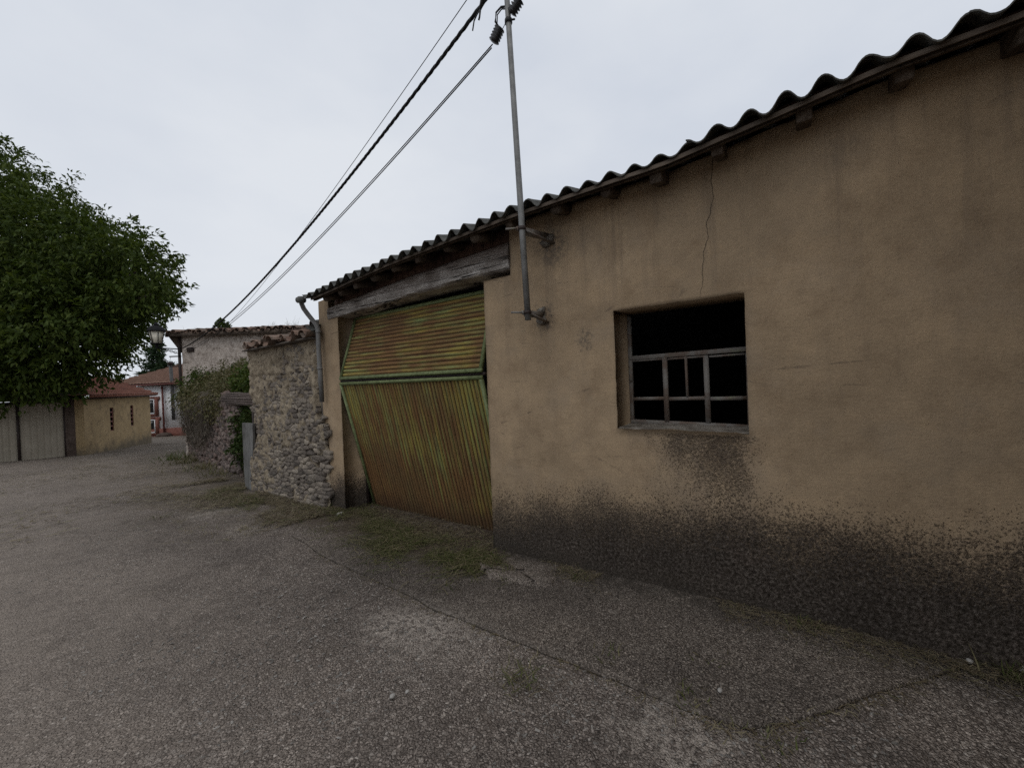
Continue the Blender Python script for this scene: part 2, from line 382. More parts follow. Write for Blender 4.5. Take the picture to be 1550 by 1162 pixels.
M = {}
M['plaster'] = m_plaster()
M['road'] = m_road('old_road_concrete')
M['apron'] = m_road('apron_concrete', .78, True); M['slab'] = m_road('broken_slab_concrete', 1.25, True)  # slab toned paler to paint in its lit edge
UP_PR = (math.hypot(.26, .84)-.07)/16; LO_PR = (4.90-2.455-.07)/46
M['door_h'] = m_door('rusty_green_sheet_upper', True, 2.53-.035*.84/math.hypot(.26,.84), UP_PR*.84/math.hypot(.26,.84))
M['door_v'] = m_door('rusty_green_sheet_lower', False, 2.455+.035, LO_PR)
M['green'] = simple('green_angle_iron', (.09,.11,.045), (.19,.23,.1), 14, .6)
M['beam'] = m_wood('grey_weathered_beam', (.34,.31,.28), (.66,.62,.57), (.09,.07,.055), (1, .3, 4.2), 6, .025)
M['rafter'] = m_wood('brown_rafter_wood', (.08,.06,.045), (.16,.128,.1), (.03,.022,.017), (.6, 2, 2), 8)
M['batten'] = m_wood('pale_batten_wood', (.1,.078,.06), (.17,.135,.105), (.04,.03,.023), (1, .4, 4), 7, .004)
M['infill'] = m_wood('dark_infill_boards', (.085,.05,.037), (.14,.085,.062), (.035,.022,.018), (1, .5, 3), 5, .008)
M['plank'] = m_wood('silver_grey_plank', (.14,.137,.13), (.25,.242,.228), (.06,.056,.05), (2, 2, .3), 7, .006)
M['mossplank'] = m_wood('mossy_plank', (.12,.11,.06), (.2,.18,.1), (.05,.045,.03), (3, 3, .3), 7, .006)
M['fibro'] = m_fibro()
M['dark'] = simple('shade_black_interior', (.012,.011,.01), (.03,.027,.024), 3)  # near-black colour paints in the darkness of the unlit barn
M['galv'] = simple('dull_galvanised', (.13,.13,.125), (.24,.24,.23), 12, .55, .4, .35, .001)
M['pipe'] = simple('grey_downpipe', (.105,.103,.098), (.2,.196,.188), 5, .7, stretch=(1, 1, .4))
M['black'] = simple('black_rubber', (.008,.008,.009), (.02,.02,.02), 20, .6)
M['insul'] = simple('dark_insulator', (.01,.01,.011), (.03,.028,.028), 20, .35, .5)
M['iron'] = m_metal_window()
M['sill'] = m_mortar('sill_mortar', (.17,.15,.125), (.3,.275,.24))
M['crack'] = simple('crack_gap', (.02,.016,.012), (.05,.04,.03), 30)
M['stone'] = m_stones('rubble_stone', [(.10,.085,.073), (.19,.162,.136), (.25,.214,.175), (.14,.12,.103), (.33,.285,.23), (.12,.105,.092)])
M['mortar'] = m_mortar('earth_mortar', (.25,.205,.148), (.4,.335,.245))
M['stone2'] = m_stones('red_grey_rubble', [(.14,.1,.088), (.2,.15,.13), (.12,.098,.09), (.25,.2,.175), (.1,.085,.078)])
M['mortar2'] = m_mortar('dark_earth_mortar', (.12,.095,.075), (.2,.16,.13))
M['house'] = m_mortar('pink_grey_render', (.42,.36,.31), (.6,.535,.475))
M['tile'] = m_tiles('old_clay_tile', [(.17,.105,.08), (.24,.16,.12), (.14,.11,.09), (.29,.2,.15), (.12,.1,.085)], .75)
M['redtile'] = m_tilefield('red_roof_tile', (.2,.08,.055), (.31,.14,.1), 0, .3)
M['browntile'] = m_tilefield('brown_roof_tile', (.17,.095,.068), (.27,.17,.13), 0, .3)
M['yellow'] = m_yellow()
M['gate'] = simple('cream_gate_sheet', (.27,.235,.18), (.34,.3,.235), 3, .6, bd=.0002)
M['gatefr'] = simple('dark_brown_steel', (.02,.014,.012), (.045,.03,.026), 9, .6)
M['block'] = simple('brown_block', (.07,.048,.038), (.13,.098,.08), 5, .9, bd=.02, bs=14)
M['white'] = simple('white_limewash', (.82,.82,.83), (.88,.88,.88), 2, .9, bd=.0002)
M['redtrim'] = simple('red_brick_trim', (.16,.06,.045), (.25,.105,.08), 9, .85, bd=.008, bs=30)
M['redpaint'] = simple('red_painted_metal', (.11,.036,.03), (.17,.058,.046), 9, .6)
M['stove'] = simple('grey_stove_pipe', (.05,.05,.05), (.13,.125,.12), 6, .6)
M['glassdark'] = simple('dark_window_pane', (.012,.013,.014), (.025,.025,.027), 3, .12, .6)
M['lampmetal'] = simple('black_lamp_metal', (.008,.008,.009), (.018,.018,.019), 18, .75, .15)
M['ivydark'] = m_leaf('dark_ivy_leaf', [(.018,.034,.009), (.042,.065,.016), (.028,.048,.012), (.06,.08,.022), (.04,.042,.018)], .2)
gt = Mt('frosted_lamp_glass', .45, .5); gt.b.inputs['Transmission Weight'].default_value = .35; M['glass'] = gt.done((.85,.8,.66))
M['bark'] = m_wood('grey_bark', (.09,.075,.06), (.16,.14,.115), (.03,.025,.02), (3, 3, .6), 6, .03)
M['walnut'] = m_leaf('walnut_leaf', [(.026,.043,.008), (.052,.076,.013), (.036,.058,.01), (.085,.112,.02), (.03,.047,.009)], .28)
M['conifer'] = m_leaf('conifer_needle', [(.025,.045,.024), (.05,.08,.04), (.035,.06,.03)], .1)
M['ivy'] = m_leaf('ivy_leaf', [(.035,.06,.014), (.075,.11,.025), (.05,.08,.02), (.1,.13,.035), (.06,.06,.025)], .3)
M['dryvine'] = m_leaf('dry_vine', [(.05,.038,.029), (.14,.115,.088), (.07,.056,.043), (.26,.225,.18), (.03,.024,.019)], .1)
M['scrub'] = m_leaf('dry_scrub', [(.07,.07,.03), (.15,.125,.065), (.09,.095,.04), (.2,.165,.1), (.05,.065,.02)], .2)
M['grass'] = m_leaf('cut_grass', [(.045,.062,.016), (.1,.115,.036), (.17,.145,.08), (.06,.08,.022), (.25,.21,.13), (.05,.04,.026)], .25)
M['hay'] = m_leaf('dry_litter', [(.1,.075,.045), (.2,.16,.1), (.06,.045,.03), (.26,.22,.15), (.09,.09,.035)], .1)
M['pebble'] = m_stones('loose_chippings', [(.14,.128,.115), (.24,.225,.205), (.17,.155,.14), (.36,.34,.31), (.2,.18,.16)])
M['pale'] = simple('pale_stone', (.24,.225,.205), (.38,.36,.33), 12)

# ---------------------------------------------------------------- terrain
PD = [(-400,.3),(-30,.15),(-5,.05),(0,.02),(2.4,.01),(5,-.06),(7,-.14),(10,-.26),(14,-.49),(20,-.86),(28,-1.4),(40,-2.),(100,-3.5),(500,-6)]
_pd = np.array(PD)
def gz(x, y):
    x = np.asarray(x, float); y = np.asarray(y, float)
    d = .81*x + .586*y
    z = np.interp(d, _pd[:,0], _pd[:,1])
    k = np.clip((x-1.5)/1.5, 0, 1); k = k*k*(3-2*k); q = np.clip((2.4-y)/2.4, 0, 1)
    z = z + .07*k*q
    return z
def gz1(x, y): return float(gz(x, y))

def axis(lo, hi, fine, a, b, grow=1.16):
    L = list(np.arange(a, b+1e-6, fine)); s = fine; v = L[-1]
    while v < hi: s *= grow; v += s; L.append(v)
    s = fine; v = L[0]; pre = []
    while v > lo: s *= grow; v -= s; pre.append(v)
    return np.array(pre[::-1] + L)
ax, ay = axis(-600, 600, .07, -2.2, 3.6), axis(-600, 600, .07, -1.2, 9.)
X, Y = np.meshgrid(ax, ay, indexing='ij')
Z = gz(X, Y)
Pn = np.stack([X, Y, 0*X], -1)
near = np.clip((26-np.hypot(X, Y))/10, 0, 1)
Z = Z + near*(.022*fbm(Pn*.9, 3, 3) + .007*fbm(Pn*4.5, 3, 5))
g = MB(); g.grid(np.stack([X, Y, Z], -1))
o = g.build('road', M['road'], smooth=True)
tag(o, 'old exposed aggregate concrete lane running down between the buildings', 'road', kind='structure')

# apron strip along the barn: a thin slab with a ragged edge
JT = [(2.2,7.0),(2.17,5.5),(2.06,4.43),(1.97,3.65),(1.93,2.57),(1.9,2.13),(1.91,1.73),(1.91,1.37),(1.93,1.05),(1.94,.75),(1.93,.57),(1.94,.38),(1.98,.21),(2.15,.02),(2.39,-.19),(2.57,-.35),(2.89,-.63),(3.02,-.73)]
jt = np.array(JT); ys = np.concatenate([np.arange(4.6, .4, -.05), np.arange(.4, -.74, -.018)])
xs = np.interp(-ys, -jt[:,1], jt[:,0])
jx = .022*fbm(np.stack([ys*7, ys*0, ys*0], -1), 4, 9)
cols_ = []
for s_ in [0, .0, .05, .12, .2, .3, .42, .55, .7, .85, 1.]:
    cols_.append(s_)
V = []
for i, (yy, x0) in enumerate(zip(ys, xs + jx)):
    row = []
    for k, s_ in enumerate(cols_):
        xx = x0 + s_*max(3.0-x0, .02)
        n_ = .022*fbm(np.array([xx*.9, yy*.9, 0]), 3, 3) + .007*fbm(np.array([xx*4.5, yy*4.5, 0]), 3, 5)
        lift = -.02 if k == 0 else .013 + .003*fbm(np.array([xx*9, yy*9, 2]), 2, 1)
        fade = min(1, max(0, (4.6-yy)/1.6))
        row.append((xx, yy, gz1(xx, yy) + float(n_) + (lift if k == 0 else lift*fade - .006*(1-fade))))
    V.append(row)
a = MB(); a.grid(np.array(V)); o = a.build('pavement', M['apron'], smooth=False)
tag(o, 'darker concrete apron along the foot of the barn wall with a ragged joint', 'pavement', kind='structure')

gm = MB(); gm.grid(np.array([[(x0-.002-.014*random.random()**2, yy, float(gz1(x0,yy)+.022*fbm(np.array([x0*.9,yy*.9,0]),3,3)+.007*fbm(np.array([x0*4.5,yy*4.5,0]),3,5))+.003) for yy, x0 in zip(ys, xs+jx)], [(x0+.004, yy, float(gz1(x0,yy)+.022*fbm(np.array([x0*.9,yy*.9,0]),3,3)+.007*fbm(np.array([x0*4.5,yy*4.5,0]),3,5))+.003) for yy, x0 in zip(ys, xs+jx)]]))
gm.build('joint_gap', M['crack'], o)
# dirt and threads lying in the joint
def blades(name, pts, length, width, mat, lift=.01, flat=.9, parent=None, org=None, curl=.6, seg=3, up=None):
    n = len(pts); pts = np.asarray(pts, float); V = np.zeros((n, (seg+1)*2, 3)); 
    a = rng.random(n)*2*np.pi; L = length*(.4+1.2*rng.random(n)); w = width*(.6+.8*rng.random(n))
    el = (1-flat)*np.pi/2*rng.random(n) if up is None else up*(.5+.5*rng.random(n))
    p = pts.copy(); p[:,2] += lift*rng.random(n)
    for k in range(seg+1):
        d = np.stack([np.cos(a)*np.cos(el), np.sin(a)*np.cos(el), np.sin(el)], -1)
        s_ = np.stack([-np.sin(a), np.cos(a), .3*rng.standard_normal(n)], -1)
        ww = (w*(1-.8*k/seg))[:,None]
        V[:,2*k] = p - s_*ww/2; V[:,2*k+1] = p + s_*ww/2
        p = p + d*(L/seg)[:,None]; a = a + curl*rng.standard_normal(n)
        el = el + ((-.35 if up is not None else -.1)*rng.random(n))
        p[:,2] = np.maximum(p[:,2], gz(p[:,0], p[:,1]) + .006) if parent is None and up is None else p[:,2]
    base = (np.arange(n)*(seg+1)*2)[:,None,None]
    q = np.array([[2*k, 2*k+1, 2*k+3, 2*k+2] for k in range(seg)])[None]
    F = (base+q).reshape(-1, 4)
    o0 = ORG[parent] if parent is not None else np.array(org if org is not None else (0,0,0), float)
    return link(name, fast_mesh(name, V.reshape(-1,3)-o0, F), mat, parent, org)

def on_ground(x, y, h=.012): return np.stack([x, y, gz(x, y)+h], -1)
k = rng.integers(0, len(ys), 900); x = xs[k] + .03*rng.standard_normal(900) - .01; y = ys[k] + .02*rng.standard_normal(900)
tag(blades('joint_litter', on_ground(x, y, .0), .05, .004, M['hay'], .008), 'dry brown litter caught in the joint between lane and apron', 'plant litter', kind='stuff')
# grass clippings in front of the door
n = 6500; tt = rng.random(n)**.8; cy = 5.1 - 2.95*tt; cx = np.interp(cy, [2.1,2.6,3.4,3.9,4.7,5.2], [2.66,2.58,2.52,2.66,2.78,2.8]) + .19*rng.standard_normal(n)
cx = np.minimum(cx, 3.3); cl = (fbm(np.stack([cx*5.5, cy*3.6, 0*cx], -1), 3, 4) > -.03)
gx = 2.95+.22*rng.standard_normal(3500); gy = 2.4+2.5*rng.random(3500); gx = np.minimum(gx, 3.35)
tag(blades('door_litter', on_ground(gx, gy), .07, .0045, M['hay'], .02, .9), 'dry brown litter lying between the rusty door and the cut grass', 'plant litter', kind='stuff')
tag(blades('grass_clippings', on_ground(cx[cl], cy[cl]), .17, .005, M['grass'], .035, .9, curl=.45), 'heap of cut green grass strewn before the rusty door', 'grass clippings', kind='stuff')
n = 10000; cx = 2.3 + .42*rng.standard_normal(n) + .3; cy = 5.0 + 4.6*rng.random(n); cx = np.minimum(cx, 2.95)
cl = vn(np.stack([cx*2.2, cy*1.6, 0*cx], -1), 6) > -.15
tag(blades('dry_litter', on_ground(cx[cl], cy[cl]), .13, .007, M['hay'], .03, .9), 'dry brown plant litter along the foot of the stone walls', 'plant litter', kind='stuff')
n = 2600; cy = 5.1+3.6*rng.random(n); cx = np.minimum(2.5+.2*rng.standard_normal(n), 2.78); cl = fbm(np.stack([cx*3, cy*2.2, 0*cx], -1), 3, 14) > .02
tag(blades('foot_grass', on_ground(cx[cl], cy[cl]), .15, .006, M['grass'], .03, .8), 'sparse green and dry grass along the foot of the stone outbuilding', 'grass', kind='stuff')
n = 4200; cx = 2.92 - np.abs(.11*rng.standard_normal(n)); cy = -1.3 + 3.7*rng.random(n)
cl = vn(np.stack([cx*3, cy*3, 0*cx], -1), 8) > -.1
tag(blades('wall_foot_litter', on_ground(cx[cl], cy[cl], .016), .05, .0035, M['hay'], .012, .9), 'dry stalks and dirt lying against the stained barn wall foot', 'plant litter', kind='stuff')
n = 3500; cx = 1.4 + 4.5*rng.standard_normal(n)*.4; cy = 7 + 9*rng.random(n); cx += (cy-7)*.12
cl = (cx < 3.3) & (vn(np.stack([cx*1.2, cy*.7, 0*cx], -1), 5) > .05)
tag(blades('lane_litter', on_ground(cx[cl], cy[cl]), .14, .012, M['hay'], .02, .95), 'scattered straw and leaves drifting across the far lane', 'plant litter', kind='stuff')

# loose chippings
def chips(name, x, y, size, mat):
    n = len(x); tpl = np.array([(-1,-.6,0),(1,-.5,0),(.8,.7,0),(-.7,.6,0),(-.5,-.3,.8),(.5,-.3,.7),(.4,.35,.85),(-.35,.3,.75)])
    a = rng.random(n)*6.28; s = size*(.4+1.1*rng.random(n)**2)
    P = tpl[None]*np.stack([s*(1.+.8*rng.random(n)), s, s*(.35+.4*rng.random(n))], -1)[:,None] + (s*.16)[:,None,None]*rng.standard_normal((n, 8, 3))
    c, q = np.cos(a)[:,None], np.sin(a)[:,None]
    V = np.stack([P[...,0]*c-P[...,1]*q, P[...,0]*q+P[...,1]*c, P[...,2]], -1) + on_ground(x, y, .0)[:,None] 
    F = np.array([(4,5,6,7),(0,1,5,4),(1,2,6,5),(2,3,7,6),(3,0,4,7)])[None] + (np.arange(n)*8)[:,None,None]
    return link(name, fast_mesh(name, V.reshape(-1,3), F.reshape(-1,4)), mat)
n = 15000; r_ = .8 + 7*rng.random(n)**1.4; th = R(90) - rng.random(n)*R(98)
x = r_*np.cos(th); y = r_*np.sin(th); k = (x < 2.75)
tag(chips('gravel', x[k], y[k], .0062, M['pebble']), 'loose pale chippings lying on the worn concrete lane', 'gravel', kind='stuff')
def blob(name, c, s, mat, seed, label, cat, group=None):
    m = MB(); nu, nv = 9, 7; P = np.zeros((nu+1, nv, 3))
    for i in range(nu+1):
        for j in range(nv):
            a = 2*math.pi*i/nu; b = math.pi*j/(nv-1); P[i,j] = (math.cos(a)*math.sin(b), math.sin(a)*math.sin(b), math.cos(b))
    P = P*(1+.35*fbm(P*1.3, 2, seed)[...,None])*np.array(s)
    m.grid(P + np.array(c)); o = m.build(name, mat, org=c); 
    return tag(o, label, cat, group)
for i, (x, y, s, lb) in enumerate([(2.11,.35,.011,'tiny white stone lying on the dark apron'), (1.22,1.70,.013,'pale pebble on the open lane left of the worn white patch'), (2.92,-.66,.014,'cream pebble at the corner where the joint meets the barn wall'), (1.28,1.66,.009,'small white chip beside the pale pebble on the open lane'), (2.8,4.85,.035,'grey stone at the foot of the door pier')]):
    blob('pebble', (x, y, gz1(x, y)+.022), (s*1.4, s, s*.75), M['pale'], i, lb, 'stone')
blob('concrete_chunk', (2.98,-.86, gz1(2.98,-.86)+.03), (.06,.05,.045), M['pale'], 12, 'pale broken concrete chunk at the far right foot of the barn', 'stone')
# low broken slab edge by the right door jamb
m = MB(); key = [(2.66,2.42),(2.5,2.2),(2.43,2.02),(2.46,1.84),(2.5,1.66),(2.58,1.57),(2.74,1.6),(2.88,1.68),(2.88,2.42)]; pts = []
for (x0, y0), (x1, y1) in zip(key, key[1:]+key[:1]):
    for q in range(5):
        t_ = q/5; pts.append((x0+(x1-x0)*t_+.012*random.gauss(0,1), y0+(y1-y0)*t_+.012*random.gauss(0,1)))
cxy = np.mean(pts, 0); n = len(pts)
hgt = lambda px: .012 + .028*max(0, min(1, (2.62-px)/.16+.3))
rings = []
for f_, dz in ((1.03, -.02), (1.0, .0), (.95, 1.), (.6, 1.), (.2, 1.)):
    rings.append([(cxy[0]+(px-cxy[0])*f_, cxy[1]+(py-cxy[1])*f_, gz1(px,py)+.012+(dz if dz <= 0 else hgt(cxy[0]+(px-cxy[0])*f_)+.004*random.random())) for px, py in pts])
m.grid(np.array([r+[r[0]] for r in rings]))
o = m.build('broken_slab', M['slab']); tag(o, 'low broken concrete slab with lit edge painted pale beside the right door jamb', 'slab')

# weeds along the joint and tufts
def tuft(x, y, n, L, label, mat=None, z=None, up=1.2, w=.006, cat='weed', group=None, r=.05, name='weed'):
    zz = gz1(x, y) if z is None else z
    t_ = thing(name, label, cat, (x, y, zz), group)
    p = np.stack([x + r*rng.standard_normal(n), y + r*rng.standard_normal(n), np.full(n, zz+.004)], -1)
    blades('leaves', p, L, w, mat or M['grass'], .01, .5, t_, up=up)
    return t_
for x, y, n, L, lb in [(1.66,1.22,70,.09,'straggly grass tuft in the middle of the lane beside the joint'), (2.02,.47,40,.04,'small green weed growing on the joint near the lower right'), (2.31,.43,16,.03,'tiny green sprig on the apron'),(1.93,.12,40,.04,'low green weed in the worn concrete at the bottom'), (2.09,.9,20,.05,'thin dry stalks lying on the apron'),
                       (2.8,1.45,60,.06,'yellow green grass tuft at the wall foot'), (2.87,.0,50,.06,'short dry grass growing along the wall foot'), (2.9,-.82,120,.1,'tangled dry grass in the dark corner at far right'),(2.5,1.95,80,.09,'grass growing under the broken slab edge'), (1.5,7.0,30,.06,'sparse green weed on the lane beside the worn patch'),(2.2,7.7,50,.07,'low weed patch on the lane before the grey plank')]:
    tuft(x, y, n, L, lb, up=.9)

# ---------------------------------------------------------------- barn
barn = thing('barn', 'long tan plastered barn with corrugated roof, rusty tilting door and glassless window', 'barn', (3.0, 2., 0))
_E = np.array([(-6,3.12),(-2,3.085),(-.8,3.046),(-.4,3.04),(-.01,3.0),(.36,2.965),(.68,2.93),(1.45,2.93),(1.9,2.928),(3.56,2.853),(5.2,2.725),(6,2.68)])
def ze(y): return np.interp(y, _E[:,0], _E[:,1])
EX = 2.66; SL = .27
WX = 2.94; YC = 5.42
DY0, DY1, DZ = 2.42, 4.95, 2.6
WY0, WY1, WZ0, WZ1 = .268, 1.139, 1.195, 2.1
BY0, BY1 = 2.10, 5.17

def lines(lo, hi, st, extra):
    L = sorted(set([round(v, 4) for v in np.arange(lo, hi, st)] + extra + [hi])); out = []
    for v in L:
        if v in extra or v in (lo, hi): out.append(v)
        elif all(abs(v-e) > st*.45 for e in extra+[hi]): out.append(v)
    return np.array(out)
yl = lines(-5, YC, .045, [DY0, DY1, WY0, WY1, BY0, BY1]); zl = lines(-.35, 3.2, .045, [WZ0, WZ1, 2.555])
def wallface(Xp, flip, roughn):
    YY, ZZ = np.meshgrid(yl, zl, indexing='ij')
    top = ze(YY) + .085 + (Xp-2.94)*SL
    ZZ2 = np.where(ZZ > top, top, ZZ)
    P = np.stack([np.full_like(YY, Xp), YY, ZZ2], -1)
    if roughn:
        off = .012*fbm(P*np.array([1,1.1,1.1]), 3, 21) + .004*fbm(P*7, 3, 23)
        P[...,0] += off
        e = .006*fbm(P*14, 2, 31); 
        for val, axis_, arr in ((DY0,0,yl),(DY1,0,yl),(WY0,0,yl),(WY1,0,yl)):
            i = int(np.argmin(abs(yl-val))); P[i,:,1] += e[i]
        for val in (WZ0, WZ1):
            j = int(np.argmin(abs(zl-val))); sel = (yl > WY0-.03) & (yl < WY1+.03); P[sel,j,2] += e[sel,j]*1.3
    keep = []
    idx = np.arange(len(yl)*len(zl)).reshape(len(yl), len(zl))
    F = []
    for i in range(len(yl)-1):
        yc = (yl[i]+yl[i+1])/2
        for j in range(len(zl)-1):
            zc = (zl[j]+zl[j+1])/2
            if zl[j] > ze(yc)+.12: continue
            if DY0 < yc < DY1: continue
            if BY0 < yc < BY1 and zc > 2.555: continue
            if WY0 < yc < WY1 and WZ0 < zc < WZ1: continue
            f = (idx[i,j], idx[i+1,j], idx[i+1,j+1], idx[i,j+1]); F.append(f if flip else f[::-1])
    return P, F, idx
P0, F0, idx = wallface(WX, False, True); P1, F1, _ = wallface(3.26, True, False)
w = MB(); w.add(P0, F0); w.add(P1, F1)
n0 = len(yl)*len(zl)
def reveal(seq):
    for (i, j), (i2, j2) in zip(seq[:-1], seq[1:]):
        a_, b_ = idx[i,j], idx[i2,j2]; w.F.append([a_, b_, b_+n0, a_+n0])
iy = lambda v: int(np.argmin(abs(yl-v))); jz = lambda v: int(np.argmin(abs(zl-v)))
for yv in (DY0, DY1): reveal([(iy(yv), j) for j in range(0, jz(2.555)+1)])
for ya, yb in ((BY0, DY0), (DY1, BY1)): reveal([(i, jz(2.555)) for i in range(iy(ya), iy(yb)+1)])
for yv in (WY0, WY1): reveal([(iy(yv), j) for j in range(jz(WZ0), jz(WZ1)+1)])
for zv in (WZ0, WZ1): reveal([(i, jz(zv)) for i in range(iy(WY0), iy(WY1)+1)])
for yv in (BY0, BY1): reveal([(iy(yv), j) for j in range(jz(2.555), len(zl))])
reveal([(len(yl)-1, j) for j in range(len(zl))])
w.build('front_wall', M['plaster'], barn, smooth=False)
m = MB()
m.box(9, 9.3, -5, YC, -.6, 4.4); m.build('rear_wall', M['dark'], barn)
m = MB(); m.box(3.262, 9, YC-.3, YC-.004, -.6, 2.5)
m.hexa([(3.262,YC-.3,2.5),(9,YC-.3,2.5),(9,YC-.004,2.5),(3.262,YC-.004,2.5),(3.262,YC-.3,2.8),(9,YC-.3,4.3),(9,YC-.004,4.3),(3.262,YC-.004,2.8)])
m.build('gable_wall', M['dark'], barn)
m = MB(); m.box(3.262, 9, -5, -4.7, -.6, 3.0)
m.hexa([(3.262,-5,3.0),(9,-5,3.0),(9,-4.7,3.0),(3.262,-4.7,3.0),(3.262,-5,3.15),(9,-5,4.6),(9,-4.7,4.6),(3.262,-4.7,3.15)])
m.build('gable_wall', M['dark'], barn)
# unseen block and roof added past right view edge, shading wall and ground
m = MB(); m.box(.62, 2.86, -5.0, -1.36, -.4, 4.3); m.build('added_shade_wing', M['plaster'], barn)
m = MB(); m.box(.45, 2.86, -5.2, -1.2, 4.302, 4.38); m.build('shade_wing_roof', M['fibro'], barn)
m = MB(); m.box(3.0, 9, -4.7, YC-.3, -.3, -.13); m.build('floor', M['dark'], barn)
# dark inner partitions behind the door and inner piers
for ya, yb in ((4.97, 5.115), (2.2, 2.40)):
    m = MB(); m.box(3.29, 3.62, ya, yb, -.3, 2.5); m.build('inner_pier', M['plaster'], barn)
# roof: corrugated sheets, each about 1.1 m wide, slightly slipped against each other
rs = MB(); y0 = 5.2; pit = .167; k = 0; CY_ = pit*7
while y0 > -4.5:
    y1 = y0 - CY_ - .03; ny = 85; nx = 8
    yy = np.linspace(y0, y1, ny); x0 = EX - .03 + .045*(random.random()-.5); dz = .022*(random.random()-.5) + .006
    tilt = .01*(random.random()-.5)
    nx_ = np.array([x0, x0+.06, x0+.2, x0+.5, 3.2, 5, 7, 9.2])
    XX, YY = np.meshgrid(nx_, yy, indexing='ij')
    ph = 2*np.pi*(YY-5.2)/pit
    wave = .030*(1+.5*fbm(np.stack([YY*2.3, 0*YY, 0*YY+3], -1), 2, 13))*(np.sign(np.cos(ph))*np.abs(np.cos(ph))**.85) + .004*np.cos(ph*.5+k)
    chip = np.where(XX < x0+.01, .03*fbm(np.stack([YY*9, YY*0, YY*0+k], -1), 3, 2), 0)
    Zt = ze(YY) + .062 + dz + tilt*(YY-y0) + (XX-EX)*SL + wave + .004*fbm(np.stack([XX*4, YY*4, 0*XX], -1), 2, 4)
    top_ = np.stack([XX + chip, YY, Zt], -1); bot_ = top_ - np.array([0, 0, .009])
    rs.grid(top_[::-1]); rs.grid(bot_)
    for i_ in (0,):
        rs.grid(np.stack([top_[0], bot_[0]], 0))
    rs.grid(np.stack([bot_[:,0], top_[:,0]], 0)); rs.grid(np.stack([top_[:,-1], bot_[:,-1]], 0))
    y0 -= CY_; k += 1
rs.build('roof', M['fibro'], barn)
# eave battens under the sheets (two lengths of board following the sag)
def runboard(name, xa, xb, dz0, dz1, ya, yb, mat, wob=.004, seed=0):
    yy = np.arange(ya, yb, .12); m = MB()
    c = []
    for q in ((xa, dz0), (xb, dz0), (xb, dz1), (xa, dz1), (xa, dz0)):
        c.append(np.stack([q[0] + wob*fbm(np.stack([yy*1.5, yy*0, yy*0+seed], -1), 2, seed), yy, ze(yy) + q[1] + (q[0]-EX)*SL + wob*fbm(np.stack([yy*2, yy*0+5, yy*0], -1), 3, seed)], -1))
    m.grid(np.stack(c, 0)); 
    m.add([c[i][0] for i in range(4)], [(0,1,2,3)]); m.add([c[i][-1] for i in range(4)], [(3,2,1,0)])
    return m.build(name, mat, barn)
runboard('eave_board', 2.668, 2.69, .0, .026, -4.5, 5.16, M['batten'], .006, 1)
runboard('eave_board', 2.70, 2.74, -.014, .008, -4.5, 5.12, M['rafter'], .006, 3)
runboard('soffit_board', 2.745, 2.93, .045, .06, -4.5, 5.15, M['infill'], .004, 5)
for i, y in enumerate([-4.1,-3.7,-3.3,-2.9,-2.45,-2.05,-1.65,-1.25,-.86,-.46,-.06,.37,.74,1.09,1.5,1.95,2.33,2.71,3.11,3.5,3.86,4.2,4.55,4.9]):
    m = MB(); s = .086*(.8+.3*random.random()); zt = float(ze(y)) - .012
    xa = 2.72 + .03*random.random(); r0 = s*.56
    sl = SL
    pts = [(xa, y, zt + .03 - r0 + (xa-EX)*sl - .004), (xa+.08, y+.004, zt+.03-r0+(xa+.08-EX)*sl), (3.3, y, zt+.03-r0+(3.3-EX)*sl), (5.5, y, zt+.03-r0+(5.5-EX)*sl)]
    if i % 3 == 0 or y < .5: m.bar(pts[0], pts[2], s*.95, s*1.1)
    else: m.tube(pts[:3], [r0*.96, r0*1.02, r0], 9, True, .12)
    o = m.build('rafter', M['rafter'], barn); 
    if i % 3 == 0 or y < .5: bevel(o, .008, 2)
# lintel beam, hewn
yy = np.arange(BY0+.006, BY1-.003, .03)
def ring(y):
    t_ = (y-BY0)/(BY1-BY0); zb = 2.612 - .082*t_**.9 + .012*math.sin(5*t_); ztp = ze(y) + .0 - .06*(t_ < 2)
    return zb, float(ztp)
prof = [(0,0,0)]; rows = []
sec = [(2.927,.06),(2.922,.2),(2.92,.35),(2.919,.5),(2.92,.65),(2.922,.8),(2.927,.95),(2.945,1.),(3.1,1.),(3.25,1.),(3.25,0.),(3.1,0.),(2.985,0.),(2.945,.0)]
for y in yy:
    zb, zt = ring(y); r_ = []
    for x, f in sec:
        p = np.array([x, y, zb + (zt-zb)*f])
        n_ = .018*fbm(np.array([y*2.5, p[2]*16, 3.]), 4, 41) + .014*fbm(np.array([y*1.1, p[2]*6, 9.]), 3, 44)
        p[0] += float(n_) if x < 3 else 0
        if f < .07: p[2] += .03*float(fbm(np.array([y*3., x*9, 1.]), 4, 47))
        r_.append(p)
    rows.append(r_ + [r_[0]])
m = MB(); m.grid(np.array(rows)); m.add(np.array(rows[0][:-1]), [tuple(range(len(sec)-1, -1, -1))]); m.add(np.array(rows[-1][:-1]), [tuple(range(len(sec)))])
m.build('lintel_beam', M['beam'], barn)
# infill boards over the beam
m = MB(); yy = np.arange(BY0+.004, BY1, .11)
for i in range(len(yy)-1):
    a_, b_ = yy[i]+.001, yy[i+1]-.001; xo = 2.975 + .012*random.random()
    za, zb_ = float(ze(a_)), float(ze(b_))
    m.hexa([(xo,a_,za-.075),(xo+.02,a_,za-.075),(xo+.02,b_,zb_-.075),(xo,b_,zb_-.075),(xo,a_,za+.09),(xo+.02,a_,za+.09),(xo+.02,b_,zb_+.09),(xo,b_,zb_+.09)])
m.build('infill_board', M['infill'], barn)
